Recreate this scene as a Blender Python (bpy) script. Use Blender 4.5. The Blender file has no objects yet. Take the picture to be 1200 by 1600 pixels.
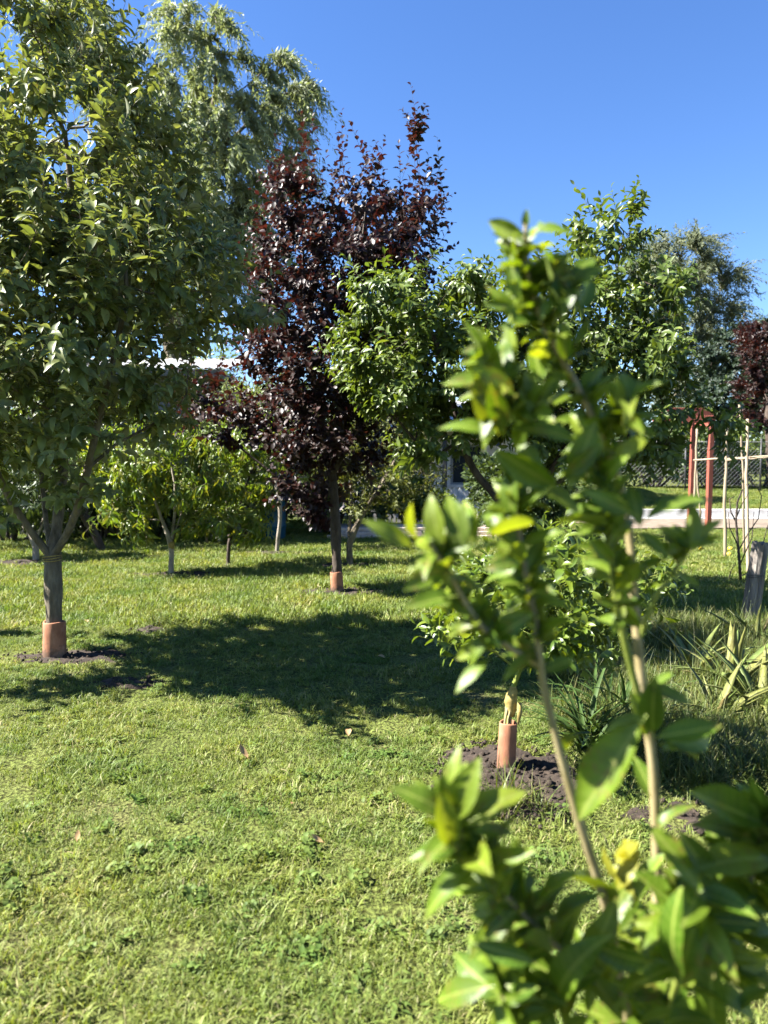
import bpy, math, random
import numpy as np
from mathutils import Vector, Matrix

# ------------------------------------------------------------------ camera, sky, sun, exposure
SC = bpy.context.scene
COL = SC.collection
CAM_H = 1.35
FPX = 26.0 / 36.0 * 1600.0            # focal length in pixels of the 1200x1600 photograph
PITCH = math.atan(60.0 / FPX)         # horizon lies at y = 740

cam_data = bpy.data.cameras.new('camera')
cam = bpy.data.objects.new('camera', cam_data)
COL.objects.link(cam)
cam_data.sensor_fit = 'VERTICAL'
cam_data.sensor_height = 36.0
cam_data.sensor_width = 27.0
cam_data.lens = 26.0
cam_data.clip_start = 0.05
cam_data.clip_end = 2000.0
cam.location = (0, 0, CAM_H)
cam.rotation_euler = (math.pi / 2 - PITCH, 0, 0)
cam_data.dof.use_dof = True
cam_data.dof.focus_distance = 4.6
cam_data.dof.aperture_fstop = 2.8
SC.camera = cam

SUN_EL = math.radians(44)
SUN_AZ = math.radians(-94)           # measured from +Y towards +X: the sun stands to the left, a little behind the camera
sun_dir = Vector((math.sin(SUN_AZ) * math.cos(SUN_EL), math.cos(SUN_AZ) * math.cos(SUN_EL), math.sin(SUN_EL)))
world = bpy.data.worlds.new('World')
SC.world = world
world.use_nodes = True
wn = world.node_tree.nodes
wl = world.node_tree.links
wn.clear()
w_out = wn.new('ShaderNodeOutputWorld')
w_bg = wn.new('ShaderNodeBackground')
w_sky = wn.new('ShaderNodeTexSky')
w_sky.sky_type = 'NISHITA'
w_sky.sun_disc = False
w_sky.sun_elevation = SUN_EL
w_sky.sun_rotation = SUN_AZ
w_sky.altitude = 0
w_sky.air_density = 1.0
w_sky.dust_density = 0.1
w_sky.ozone_density = 4.0
w_bg.inputs['Strength'].default_value = 0.05
w_hs = wn.new('ShaderNodeHueSaturation')
w_hs.inputs['Saturation'].default_value = 1.18
w_hs.inputs['Value'].default_value = 0.92
w_hs.inputs['Hue'].default_value = 0.510
wl.new(w_sky.outputs[0], w_hs.inputs['Color'])
wl.new(w_hs.outputs[0], w_bg.inputs[0])
wl.new(w_bg.outputs[0], w_out.inputs[0])

sun_data = bpy.data.lights.new('sun', 'SUN')
sun_data.energy = 5.0
sun_data.angle = math.radians(0.5)
sun_data.color = (1.0, 0.965, 0.90)
sun = bpy.data.objects.new('sun', sun_data)
COL.objects.link(sun)
sun.rotation_euler = sun_dir.to_track_quat('Z', 'Y').to_euler()
sun.location = (-10, -5, 20)

SC.view_settings.view_transform = 'Standard'
SC.view_settings.look = 'None'
SC.view_settings.exposure = 2.55
SC.view_settings.gamma = 1.0
SC.render.engine = 'CYCLES'
cy = SC.cycles
cy.max_bounces = 4
cy.diffuse_bounces = 1
cy.glossy_bounces = 2
cy.transmission_bounces = 2
cy.transparent_max_bounces = 6
cy.caustics_reflective = False
cy.caustics_refractive = False
cy.debug_use_spatial_splits = True
cy.use_adaptive_sampling = True
cy.adaptive_threshold = 0.025
cy.use_denoising = True
try:
    cy.denoiser = 'OPENIMAGEDENOISE'
    cy.denoising_input_passes = 'RGB_ALBEDO_NORMAL'
except Exception:
    pass

# ------------------------------------------------------------------ helpers
R = np.random.default_rng(11)
random.seed(5)
UP = np.array([0, 0, 1.0])


def at(px, py, depth):
    """A point of the place seen at photograph pixel (px, py), depth metres ahead along the ground."""
    cx, cyy = (px - 600.0) / FPX, (800.0 - py) / FPX
    c, s = math.cos(PITCH), math.sin(PITCH)
    d = np.array([cx, c + cyy * s, -s + cyy * c])
    return np.array([0, 0, CAM_H]) + d * (depth / d[1])


def ground_at(px, py):
    cx, cyy = (px - 600.0) / FPX, (800.0 - py) / FPX
    c, s = math.cos(PITCH), math.sin(PITCH)
    d = np.array([cx, c + cyy * s, -s + cyy * c])
    return np.array([0, 0, CAM_H]) + d * (-CAM_H / d[2])


def project(P):
    """World points -> photograph pixels and depth."""
    P = np.atleast_2d(P)
    c, s = math.cos(PITCH), math.sin(PITCH)
    q = P - np.array([0, 0, CAM_H])
    f = q[:, 1] * c - q[:, 2] * s
    u = q[:, 1] * s + q[:, 2] * c
    return 600 + q[:, 0] / f * FPX, 800 - u / f * FPX, f


def norm(a):
    return a / np.maximum(np.linalg.norm(a, axis=-1, keepdims=True), 1e-9)


def vnoise(x, y, scale, seed=0):
    x = np.asarray(x, float) / scale
    y = np.asarray(y, float) / scale
    xi, yi = np.floor(x).astype(int), np.floor(y).astype(int)
    fx, fy = x - xi, y - yi
    fx, fy = fx * fx * (3 - 2 * fx), fy * fy * (3 - 2 * fy)

    def h(a, b):
        n = (a * 374761393 + b * 668265263 + seed * 974711) & 0x7fffffff
        n = ((n ^ (n >> 13)) * 1274126177) & 0x7fffffff
        return ((n ^ (n >> 16)) & 0xffff) / 65535.0
    return (h(xi, yi) * (1 - fx) + h(xi + 1, yi) * fx) * (1 - fy) + (h(xi, yi + 1) * (1 - fx) + h(xi + 1, yi + 1) * fx) * fy


def np_mesh(name, V, F, mat=None, attrs=None, uv=None, smooth=True):
    me = bpy.data.meshes.new(name)
    V = np.ascontiguousarray(V, np.float32)
    F = np.ascontiguousarray(F, np.int32)
    k = F.shape[1]
    me.vertices.add(len(V))
    me.vertices.foreach_set('co', V.ravel())
    me.loops.add(F.size)
    me.loops.foreach_set('vertex_index', F.ravel())
    me.polygons.add(len(F))
    me.polygons.foreach_set('loop_start', np.arange(0, F.size, k, dtype=np.int32))
    if uv is not None:
        l = me.uv_layers.new(name='UVMap')
        l.data.foreach_set('uv', np.ascontiguousarray(uv[F.ravel()], np.float32).ravel())
    me.update(calc_edges=True)
    if smooth:
        me.polygons.foreach_set('use_smooth', np.ones(len(F), bool))
    for an, av in (attrs or {}).items():
        a = me.attributes.new(an, 'FLOAT', 'POINT')
        a.data.foreach_set('value', np.ascontiguousarray(av, np.float32))
    if mat:
        me.materials.append(mat)
    return me


def link(name, me, parent=None):
    o = bpy.data.objects.new(name, me)
    COL.objects.link(o)
    if parent is not None:
        o.parent = parent
    return o


def tag(o, label=None, cat=None, group=None, kind=None):
    if label:
        o['label'] = label
    if cat:
        o['category'] = cat
    if group:
        o['group'] = group
    if kind:
        o['kind'] = kind
    return o


def empty(name, loc, rz=0.0):
    o = bpy.data.objects.new(name, None)
    COL.objects.link(o)
    o.location = [float(v) for v in loc]
    o.rotation_euler = (0, 0, rz)
    o.empty_display_size = 0.2
    return o


class MB:
    """collects boxes, tubes and sheets of one part"""

    def __init__(self):
        self.v, self.f = [], []

    def add(self, V, F):
        n = len(self.v)
        self.v += [tuple(map(float, p)) for p in V]
        self.f += [tuple(int(i) + n for i in f) for f in F]
        return self

    def box(self, lo, hi, M=None, bev=0.0):
        lo, hi = np.array(lo, float), np.array(hi, float)
        if bev <= 0:
            V = np.array([[x, y, z] for x in (lo[0], hi[0]) for y in (lo[1], hi[1]) for z in (lo[2], hi[2])])
            F = [(0, 1, 3, 2), (4, 6, 7, 5), (0, 4, 5, 1), (2, 3, 7, 6), (0, 2, 6, 4), (1, 5, 7, 3)]
        else:
            b = bev
            V, F = [], []
            for z, i in ((lo[2], b), (lo[2] + b, 0), (hi[2] - b, 0), (hi[2], b)):
                x0, x1, y0, y1 = lo[0] + i, hi[0] - i, lo[1] + i, hi[1] - i
                V += [(x0 + b, y0, z), (x1 - b, y0, z), (x1, y0 + b, z), (x1, y1 - b, z), (x1 - b, y1, z), (x0 + b, y1, z), (x0, y1 - b, z), (x0, y0 + b, z)]
            for r in range(3):
                for k in range(8):
                    F.append((r * 8 + k, r * 8 + (k + 1) % 8, r * 8 + 8 + (k + 1) % 8, r * 8 + 8 + k))
            F.append(tuple(range(7, -1, -1)))
            F.append(tuple(range(24, 32)))
            V = np.array(V)
        if M is not None:
            V = np.array([M @ Vector(p) for p in V])
        return self.add(V, F)

    def tube(self, pts, radii, sides=8, cap=True):
        V, F = tube_arrays(np.array(pts, float), np.array(radii, float), sides)
        n = len(pts)
        self.add(V, F)
        if cap:
            o = len(self.v) - len(V)
            self.f.append(tuple(o + k for k in range(sides - 1, -1, -1)))
            self.f.append(tuple(o + (n - 1) * sides + k for k in range(sides)))
        return self

    def build(self, name, mat, parent=None, smooth=False):
        me = bpy.data.meshes.new(name)
        me.from_pydata(self.v, [], self.f)
        me.update()
        if smooth:
            me.polygons.foreach_set('use_smooth', np.ones(len(me.polygons), bool))
        me.materials.append(mat)
        return link(name, me, parent)


def tube_arrays(pts, radii, sides):
    n = len(pts)
    T = norm(np.gradient(pts, axis=0))
    ref = np.array([0.31, 0.95, 0.05]) if abs(T[0, 2]) > 0.7 else UP
    U = norm(np.cross(T[0], ref))
    Us = [U]
    for i in range(1, n):
        U = Us[-1] - T[i] * np.dot(Us[-1], T[i])
        Us.append(U / max(np.linalg.norm(U), 1e-9))
    Us = np.array(Us)
    Ws = np.cross(T, Us)
    a = np.arange(sides) / sides * 2 * np.pi
    V = pts[:, None] + radii[:, None, None] * (np.cos(a)[None, :, None] * Us[:, None] + np.sin(a)[None, :, None] * Ws[:, None])
    i = np.arange(n - 1)[:, None] * sides
    k = np.arange(sides)[None]
    k2 = (k + 1) % sides
    F = np.stack([i + k, i + k2, i + sides + k2, i + sides + k], -1).reshape(-1, 4)
    return V.reshape(-1, 3), F


def cat_arrays(parts):
    Vs, Fs, n = [], [], 0
    for V, F in parts:
        Vs.append(V)
        Fs.append(F + n)
        n += len(V)
    return np.concatenate(Vs), np.concatenate(Fs)


# ------------------------------------------------------------------ materials
def new_mat(name):
    m = bpy.data.materials.new(name)
    m.use_nodes = True
    nt = m.node_tree
    nt.nodes.clear()
    return m, nt, nt.nodes, nt.links


def ramp(ns, stops):
    r = ns.new('ShaderNodeValToRGB')
    e = r.color_ramp.elements
    while len(e) < len(stops):
        e.new(0.5)
    for i, (p, c) in enumerate(stops):
        e[i].position = p
        e[i].color = (*c, 1)
    return r


def leaf_mat(name, cols, back=None, trans=0.35, tcol=(1.25, 1.15, 0.45), rough=0.42, spec=0.5, rib=None, rib_amt=0.6, bump=0.0, patch=0.0, spots=None):
    """cols: ramp of leaf colours met by the per-leaf random value."""
    m, nt, ns, ln = new_mat(name)
    out = ns.new('ShaderNodeOutputMaterial')
    at_ = ns.new('ShaderNodeAttribute')
    at_.attribute_name = 'rnd'
    oi = ns.new('ShaderNodeObjectInfo')
    ad = ns.new('ShaderNodeMath')
    ad.operation = 'ADD'
    fr = ns.new('ShaderNodeMath')
    fr.operation = 'FRACT'
    ln.new(at_.outputs['Fac'], ad.inputs[0])
    ln.new(oi.outputs['Random'], ad.inputs[1])
    ln.new(ad.outputs[0], fr.inputs[0])
    n = len(cols)
    rp = ramp(ns, [((i / (n - 1)), c) for i, c in enumerate(cols)])
    ln.new(fr.outputs[0], rp.inputs[0])
    col = rp.outputs[0]
    uv = ns.new('ShaderNodeUVMap')
    uv.uv_map = 'UVMap'
    if rib is not None:
        sx = ns.new('ShaderNodeSeparateXYZ')
        ln.new(uv.outputs[0], sx.inputs[0])
        ab = ns.new('ShaderNodeMath')
        ab.operation = 'ABSOLUTE'
        ln.new(sx.outputs[0], ab.inputs[0])
        mr = ns.new('ShaderNodeMapRange')
        mr.inputs[1].default_value = 0.03
        mr.inputs[2].default_value = 0.14
        mr.inputs[3].default_value = rib_amt
        mr.inputs[4].default_value = 0.0
        ln.new(ab.outputs[0], mr.inputs[0])
        # side veins: run forward from the midrib
        vv = ns.new('ShaderNodeMath')
        vv.operation = 'MULTIPLY_ADD'
        vv.inputs[1].default_value = -0.12
        ln.new(ab.outputs[0], vv.inputs[0])
        ln.new(sx.outputs[1], vv.inputs[2])
        sn = ns.new('ShaderNodeMath')
        sn.operation = 'MULTIPLY'
        sn.inputs[1].default_value = 62.0
        ln.new(vv.outputs[0], sn.inputs[0])
        si = ns.new('ShaderNodeMath')
        si.operation = 'SINE'
        ln.new(sn.outputs[0], si.inputs[0])
        m2 = ns.new('ShaderNodeMapRange')
        m2.inputs[1].default_value = 0.8
        m2.inputs[2].default_value = 1.0
        m2.inputs[3].default_value = 0.0
        m2.inputs[4].default_value = rib_amt * 0.3
        ln.new(si.outputs[0], m2.inputs[0])
        mx_ = ns.new('ShaderNodeMath')
        mx_.operation = 'MAXIMUM'
        ln.new(mr.outputs[0], mx_.inputs[0])
        ln.new(m2.outputs[0], mx_.inputs[1])
        mc = ns.new('ShaderNodeMixRGB')
        mc.inputs[2].default_value = (*rib, 1)
        ln.new(mx_.outputs[0], mc.inputs[0])
        ln.new(col, mc.inputs[1])
        col = mc.outputs[0]
    # blotches on the blade
    tc = ns.new('ShaderNodeNewGeometry')
    nz = ns.new('ShaderNodeTexNoise')
    nz.inputs['Scale'].default_value = 22.0
    nz.inputs['Detail'].default_value = 1.0
    ln.new(tc.outputs['Position'], nz.inputs['Vector'])
    hv = ns.new('ShaderNodeHueSaturation')
    mrv = ns.new('ShaderNodeMapRange')
    mrv.inputs[1].default_value = 0.3
    mrv.inputs[2].default_value = 0.7
    mrv.inputs[3].default_value = 0.75
    mrv.inputs[4].default_value = 1.25
    ln.new(nz.outputs['Fac'], mrv.inputs[0])
    ln.new(mrv.outputs[0], hv.inputs['Value'])
    ln.new(col, hv.inputs['Color'])
    col = hv.outputs[0]
    if patch:
        n3 = ns.new('ShaderNodeTexNoise')
        n3.inputs['Scale'].default_value = patch
        n3.inputs['Detail'].default_value = 4.0
        ln.new(tc.outputs['Position'], n3.inputs['Vector'])
        r3 = ramp(ns, [(0.32, (0.66, 0.82, 0.70)), (0.5, (1.0, 1.0, 1.0)), (0.68, (1.28, 1.14, 1.10))])
        ln.new(n3.outputs['Fac'], r3.inputs[0])
        m3 = ns.new('ShaderNodeMixRGB')
        m3.blend_type = 'MULTIPLY'
        m3.inputs[0].default_value = 1.0
        ln.new(col, m3.inputs[1])
        ln.new(r3.outputs[0], m3.inputs[2])
        col = m3.outputs[0]
    if spots is not None:
        n4 = ns.new('ShaderNodeTexNoise')
        n4.inputs['Scale'].default_value = 130.0
        n4.inputs['Detail'].default_value = 3.0
        n5 = ns.new('ShaderNodeTexNoise')
        n5.inputs['Scale'].default_value = 14.0
        ln.new(tc.outputs['Position'], n4.inputs['Vector'])
        ln.new(tc.outputs['Position'], n5.inputs['Vector'])
        ml = ns.new('ShaderNodeMath')
        ml.operation = 'MULTIPLY'
        ln.new(n4.outputs['Fac'], ml.inputs[0])
        ln.new(n5.outputs['Fac'], ml.inputs[1])
        m4 = ns.new('ShaderNodeMapRange')
        m4.inputs[1].default_value = 0.33
        m4.inputs[2].default_value = 0.40
        m4.inputs[4].default_value = 0.75
        ln.new(ml.outputs[0], m4.inputs[0])
        m5 = ns.new('ShaderNodeMixRGB')
        m5.inputs[2].default_value = (*spots, 1)
        ln.new(m4.outputs[0], m5.inputs[0])
        ln.new(col, m5.inputs[1])
        col = m5.outputs[0]
    tr_src = col
    if back is not None:
        bm_ = ns.new('ShaderNodeMixRGB')
        bm_.inputs[2].default_value = (*back, 1)
        ln.new(tc.outputs['Backfacing'], bm_.inputs[0])
        ln.new(col, bm_.inputs[1])
        col = bm_.outputs[0]
    p = ns.new('ShaderNodeBsdfPrincipled')
    p.inputs['Roughness'].default_value = rough
    p.inputs['Specular IOR Level'].default_value = spec
    ln.new(col, p.inputs['Base Color'])
    t = ns.new('ShaderNodeBsdfTranslucent')
    tm = ns.new('ShaderNodeMixRGB')
    tm.blend_type = 'MULTIPLY'
    tm.inputs[0].default_value = 1.0
    tm.inputs[2].default_value = (*tcol, 1)
    ln.new(tr_src, tm.inputs[1])
    ln.new(tm.outputs[0], t.inputs[0])
    mx = ns.new('ShaderNodeMixShader')
    mx.inputs[0].default_value = trans
    ln.new(p.outputs[0], mx.inputs[1])
    ln.new(t.outputs[0], mx.inputs[2])
    if bump:
        bp = ns.new('ShaderNodeBump')
        bp.inputs['Strength'].default_value = bump
        bp.inputs['Distance'].default_value = 0.002
        n2 = ns.new('ShaderNodeTexNoise')
        n2.inputs['Scale'].default_value = 90.0
        ln.new(tc.outputs['Position'], n2.inputs['Vector'])
        ln.new(n2.outputs['Fac'], bp.inputs['Height'])
        ln.new(bp.outputs[0], p.inputs['Normal'])
    ln.new(mx.outputs[0], out.inputs[0])
    return m


def surf_mat(name, cols, scale=8.0, rough=0.8, bump=0.3, dist=0.01, stretch=(1, 1, 1), detail=8.0, spec=0.3, coord='Object', voronoi=0.0):
    m, nt, ns, ln = new_mat(name)
    out = ns.new('ShaderNodeOutputMaterial')
    p = ns.new('ShaderNodeBsdfPrincipled')
    p.inputs['Roughness'].default_value = rough
    p.inputs['Specular IOR Level'].default_value = spec
    if coord == 'Position':
        g = ns.new('ShaderNodeNewGeometry')
        src = g.outputs['Position']
    else:
        g = ns.new('ShaderNodeTexCoord')
        src = g.outputs['Object']
    mp = ns.new('ShaderNodeMapping')
    mp.inputs['Scale'].default_value = stretch
    ln.new(src, mp.inputs[0])
    nz = ns.new('ShaderNodeTexNoise')
    nz.inputs['Scale'].default_value = scale
    nz.inputs['Detail'].default_value = detail
    nz.inputs['Roughness'].default_value = 0.62
    ln.new(mp.outputs[0], nz.inputs['Vector'])
    n = len(cols)
    rp = ramp(ns, [(0.28 + 0.44 * i / max(1, n - 1), c) for i, c in enumerate(cols)])
    ln.new(nz.outputs['Fac'], rp.inputs[0])
    ln.new(rp.outputs[0], p.inputs['Base Color'])
    h = nz.outputs['Fac']
    if voronoi:
        vo = ns.new('ShaderNodeTexVoronoi')
        vo.feature = 'DISTANCE_TO_EDGE'
        vo.inputs['Scale'].default_value = voronoi
        ln.new(mp.outputs[0], vo.inputs['Vector'])
        mm = ns.new('ShaderNodeMath')
        mm.operation = 'MULTIPLY_ADD'
        mm.inputs[1].default_value = 1.2
        ln.new(vo.outputs['Distance'], mm.inputs[0])
        ln.new(nz.outputs['Fac'], mm.inputs[2])
        h = mm.outputs[0]
    bp = ns.new('ShaderNodeBump')
    bp.inputs['Strength'].default_value = bump
    bp.inputs['Distance'].default_value = dist
    ln.new(h, bp.inputs['Height'])
    ln.new(bp.outputs[0], p.inputs['Normal'])
    ln.new(p.outputs[0], out.inputs[0])
    return m


M_APPLE = leaf_mat('apple leaf', [(0.080, 0.110, 0.030), (0.138, 0.170, 0.048), (0.105, 0.136, 0.040), (0.205, 0.230, 0.082)], back=(0.32, 0.33, 0.225), trans=0.38, tcol=(1.3, 1.22, 0.5), rough=0.44, spec=0.42, spots=(0.12, 0.08, 0.03))
M_PURPLE = leaf_mat('purple plum leaf', [(0.016, 0.009, 0.008), (0.025, 0.013, 0.012), (0.020, 0.011, 0.010), (0.042, 0.016, 0.013), (0.036, 0.024, 0.015), (0.023, 0.012, 0.011)], back=(0.050, 0.036, 0.034), trans=0.28, tcol=(1.8, 0.68, 0.5), rough=0.46, spec=0.36)
M_PLUM = leaf_mat('green plum leaf', [(0.056, 0.092, 0.016), (0.094, 0.136, 0.024), (0.072, 0.110, 0.021), (0.142, 0.184, 0.035)], back=(0.12, 0.16, 0.06), trans=0.38, tcol=(1.3, 1.22, 0.4), rough=0.42, spec=0.42)
M_PEACH = leaf_mat('peach leaf', [(0.085, 0.140, 0.018), (0.125, 0.185, 0.024), (0.100, 0.156, 0.022), (0.150, 0.200, 0.030), (0.210, 0.200, 0.032), (0.115, 0.170, 0.024)], back=(0.16, 0.21, 0.07), trans=0.45, tcol=(1.3, 1.25, 0.4), rough=0.38, spec=0.5)
M_OLIVE = leaf_mat('small olive green leaf', [(0.080, 0.095, 0.024), (0.115, 0.130, 0.030), (0.095, 0.110, 0.028)], trans=0.38, rough=0.5, spec=0.35)
M_WILLOW = leaf_mat('willow leaf', [(0.150, 0.180, 0.095), (0.205, 0.238, 0.128), (0.172, 0.202, 0.110), (0.250, 0.275, 0.155)], back=(0.26, 0.285, 0.19), trans=0.36, tcol=(1.2, 1.2, 0.6), rough=0.55, spec=0.3)
M_GUM = leaf_mat('grey green leaf', [(0.075, 0.095, 0.050), (0.115, 0.132, 0.070), (0.095, 0.112, 0.060)], back=(0.15, 0.17, 0.11), trans=0.30, rough=0.55, spec=0.3)
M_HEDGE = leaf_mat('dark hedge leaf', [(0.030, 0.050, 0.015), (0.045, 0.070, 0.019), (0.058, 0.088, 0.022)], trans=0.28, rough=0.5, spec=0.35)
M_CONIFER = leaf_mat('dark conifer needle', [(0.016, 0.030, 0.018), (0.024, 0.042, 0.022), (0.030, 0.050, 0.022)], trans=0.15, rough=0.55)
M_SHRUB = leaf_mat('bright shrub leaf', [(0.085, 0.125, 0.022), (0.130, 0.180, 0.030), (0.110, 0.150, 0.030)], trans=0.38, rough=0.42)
M_LEMON = leaf_mat('lemon leaf', [(0.060, 0.105, 0.012), (0.095, 0.145, 0.014), (0.140, 0.185, 0.020), (0.075, 0.120, 0.014)], back=(0.12, 0.17, 0.045), trans=0.38, rough=0.36, spec=0.42)
M_CITRUS = leaf_mat('orange tree leaf', [(0.052, 0.108, 0.009), (0.118, 0.182, 0.013), (0.082, 0.140, 0.010), (0.190, 0.240, 0.022), (0.064, 0.118, 0.010), (0.132, 0.195, 0.015)], back=(0.175, 0.225, 0.052), trans=0.45, tcol=(1.35, 1.2, 0.26), rough=0.40, spec=0.34, rib=(0.25, 0.30, 0.06), rib_amt=0.8, bump=0.5, spots=(0.16, 0.13, 0.03))
M_CITRUS_Y = leaf_mat('yellowed orange tree leaf', [(0.22, 0.22, 0.018), (0.28, 0.26, 0.022), (0.19, 0.21, 0.022)], trans=0.40, tcol=(1.2, 1.1, 0.4), rough=0.35, rib=(0.28, 0.31, 0.08))
M_ALOE = leaf_mat('aloe leaf', [(0.075, 0.110, 0.024), (0.115, 0.145, 0.032), (0.150, 0.150, 0.038), (0.068, 0.102, 0.024), (0.190, 0.150, 0.060)], trans=0.14, rough=0.6, spec=0.3, spots=(0.2, 0.2, 0.1))
M_STRAP = leaf_mat('dark strappy leaf', [(0.030, 0.060, 0.014), (0.048, 0.085, 0.018), (0.038, 0.070, 0.016)], trans=0.28, rough=0.6, spec=0.2)
M_FALLEN = leaf_mat('dry fallen leaf', [(0.28, 0.17, 0.07), (0.36, 0.25, 0.12), (0.22, 0.12, 0.05)], trans=0.15, rough=0.7)
M_GRASS = leaf_mat('lawn grass', [(0.102, 0.143, 0.026), (0.156, 0.203, 0.040), (0.128, 0.172, 0.034), (0.202, 0.235, 0.062), (0.112, 0.156, 0.028), (0.290, 0.262, 0.130)], trans=0.38, tcol=(1.15, 1.13, 0.5), rough=0.55, spec=0.25, patch=1.6)
M_TALLGRASS = leaf_mat('tall grass', [(0.070, 0.105, 0.020), (0.110, 0.145, 0.028), (0.090, 0.125, 0.026), (0.190, 0.180, 0.075), (0.062, 0.098, 0.021)], trans=0.35, rough=0.5, spec=0.3)
M_WEED = leaf_mat('lawn weed leaf', [(0.070, 0.115, 0.022), (0.110, 0.158, 0.030), (0.086, 0.132, 0.028)], trans=0.32, rough=0.6, spec=0.2, rib=(0.15, 0.18, 0.07), rib_amt=0.3, patch=1.6)

M_BARK = surf_mat('apple bark', [(0.048, 0.038, 0.026), (0.115, 0.094, 0.064), (0.185, 0.155, 0.110)], scale=16, rough=0.9, bump=1.0, dist=0.018, stretch=(1, 1, 0.35), voronoi=22)
M_BARK_D = surf_mat('dark bark', [(0.022, 0.016, 0.012), (0.055, 0.040, 0.030), (0.085, 0.065, 0.048)], scale=18, rough=0.85, bump=0.8, dist=0.01, stretch=(1, 1, 0.4), voronoi=22)
M_BARK_P = surf_mat('pale bark', [(0.12, 0.10, 0.075), (0.24, 0.205, 0.16), (0.33, 0.29, 0.23)], scale=16, rough=0.85, bump=0.6, dist=0.01, stretch=(1, 1, 0.4))
M_STEM = surf_mat('orange tree stem', [(0.150, 0.120, 0.045), (0.240, 0.195, 0.095), (0.320, 0.265, 0.150)], scale=60, rough=0.7, bump=0.5, dist=0.002, stretch=(1, 1, 0.25))
M_STEM_G = surf_mat('green twig', [(0.10, 0.13, 0.02), (0.16, 0.19, 0.035), (0.21, 0.23, 0.06)], scale=60, rough=0.5, bump=0.3, dist=0.001, stretch=(1, 1, 0.25))
def clay_mat():
    m = surf_mat('terracotta', [(0.17, 0.068, 0.036), (0.255, 0.112, 0.060), (0.33, 0.165, 0.098)], scale=16, rough=0.9, bump=0.5, dist=0.006, stretch=(1, 1, 0.45))
    nt, ns, ln = m.node_tree, m.node_tree.nodes, m.node_tree.links
    p = [n for n in ns if n.type == 'BSDF_PRINCIPLED'][0]
    src = p.inputs['Base Color'].links[0].from_socket
    g = ns.new('ShaderNodeTexCoord')
    sx = ns.new('ShaderNodeSeparateXYZ')
    ln.new(g.outputs['Object'], sx.inputs[0])
    n1 = ns.new('ShaderNodeTexNoise')
    n1.inputs['Scale'].default_value = 34.0
    n1.inputs['Detail'].default_value = 6.0
    ln.new(g.outputs['Object'], n1.inputs['Vector'])
    # soil splashed up from the ground, ragged upper edge
    ad = ns.new('ShaderNodeMath')
    ad.operation = 'MULTIPLY_ADD'
    ad.inputs[1].default_value = -0.22
    ln.new(n1.outputs['Fac'], ad.inputs[0])
    ln.new(sx.outputs[2], ad.inputs[2])
    mr = ns.new('ShaderNodeMapRange')
    mr.inputs[1].default_value = -0.07
    mr.inputs[2].default_value = -0.015
    mr.inputs[3].default_value = 0.8
    mr.inputs[4].default_value = 0.0
    ln.new(ad.outputs[0], mr.inputs[0])
    mx = ns.new('ShaderNodeMixRGB')
    mx.inputs[2].default_value = (0.075, 0.052, 0.035, 1)
    ln.new(mr.outputs[0], mx.inputs[0])
    ln.new(src, mx.inputs[1])
    # pale lime bloom
    n2 = ns.new('ShaderNodeTexNoise')
    n2.inputs['Scale'].default_value = 11.0
    n2.inputs['Detail'].default_value = 8.0
    ln.new(g.outputs['Object'], n2.inputs['Vector'])
    m2 = ns.new('ShaderNodeMapRange')
    m2.inputs[1].default_value = 0.56
    m2.inputs[2].default_value = 0.72
    m2.inputs[4].default_value = 0.45
    ln.new(n2.outputs['Fac'], m2.inputs[0])
    mx2 = ns.new('ShaderNodeMixRGB')
    mx2.inputs[2].default_value = (0.36, 0.27, 0.21, 1)
    ln.new(m2.outputs[0], mx2.inputs[0])
    ln.new(mx.outputs[0], mx2.inputs[1])
    ln.new(mx2.outputs[0], p.inputs['Base Color'])
    return m


M_CLAY = clay_mat()
M_SOIL = surf_mat('bare soil', [(0.014, 0.010, 0.007), (0.034, 0.024, 0.017), (0.065, 0.047, 0.033)], scale=30, rough=0.95, bump=0.9, dist=0.02, coord='Position')
M_EARTH = surf_mat('dry earth path', [(0.10, 0.075, 0.052), (0.155, 0.12, 0.086), (0.20, 0.16, 0.118)], scale=6, rough=0.95, bump=0.5, dist=0.02, coord='Position')
M_TAPE = surf_mat('yellow cloth tape', [(0.16, 0.115, 0.03), (0.26, 0.195, 0.06), (0.36, 0.28, 0.11)], scale=40, rough=0.9, bump=0.7, dist=0.004)
M_RED = surf_mat('red painted timber', [(0.13, 0.034, 0.022), (0.20, 0.055, 0.034), (0.25, 0.080, 0.052)], scale=9, rough=0.65, bump=0.3, dist=0.004, stretch=(3, 3, 0.3))
M_WHITE = surf_mat('white paint', [(0.42, 0.40, 0.36), (0.58, 0.56, 0.53), (0.66, 0.65, 0.62)], scale=5, rough=0.75, bump=0.2, dist=0.006)
M_HOUSE = surf_mat('white render', [(0.46, 0.43, 0.40), (0.58, 0.55, 0.52), (0.64, 0.61, 0.59)], scale=3, rough=0.85, bump=0.2, dist=0.004)
M_GREYROOF = surf_mat('grey roof sheet', [(0.18, 0.185, 0.19), (0.26, 0.265, 0.27), (0.34, 0.34, 0.34)], scale=4, rough=0.5, bump=0.1, dist=0.004)
M_ZINC = surf_mat('pale zinc roof', [(0.30, 0.30, 0.30), (0.40, 0.40, 0.40), (0.48, 0.48, 0.47)], scale=4, rough=0.5, bump=0.1, dist=0.004, spec=0.5)
M_BOARD = surf_mat('grey weathered board', [(0.075, 0.068, 0.062), (0.14, 0.13, 0.12), (0.20, 0.185, 0.17)], scale=6, rough=0.85, bump=0.4, dist=0.005, stretch=(0.3, 1, 4))
M_POSTWOOD = surf_mat('weathered post wood', [(0.055, 0.045, 0.038), (0.15, 0.128, 0.108), (0.26, 0.23, 0.20)], scale=26, rough=0.9, bump=0.9, dist=0.012, stretch=(1, 1, 0.12))
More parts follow.
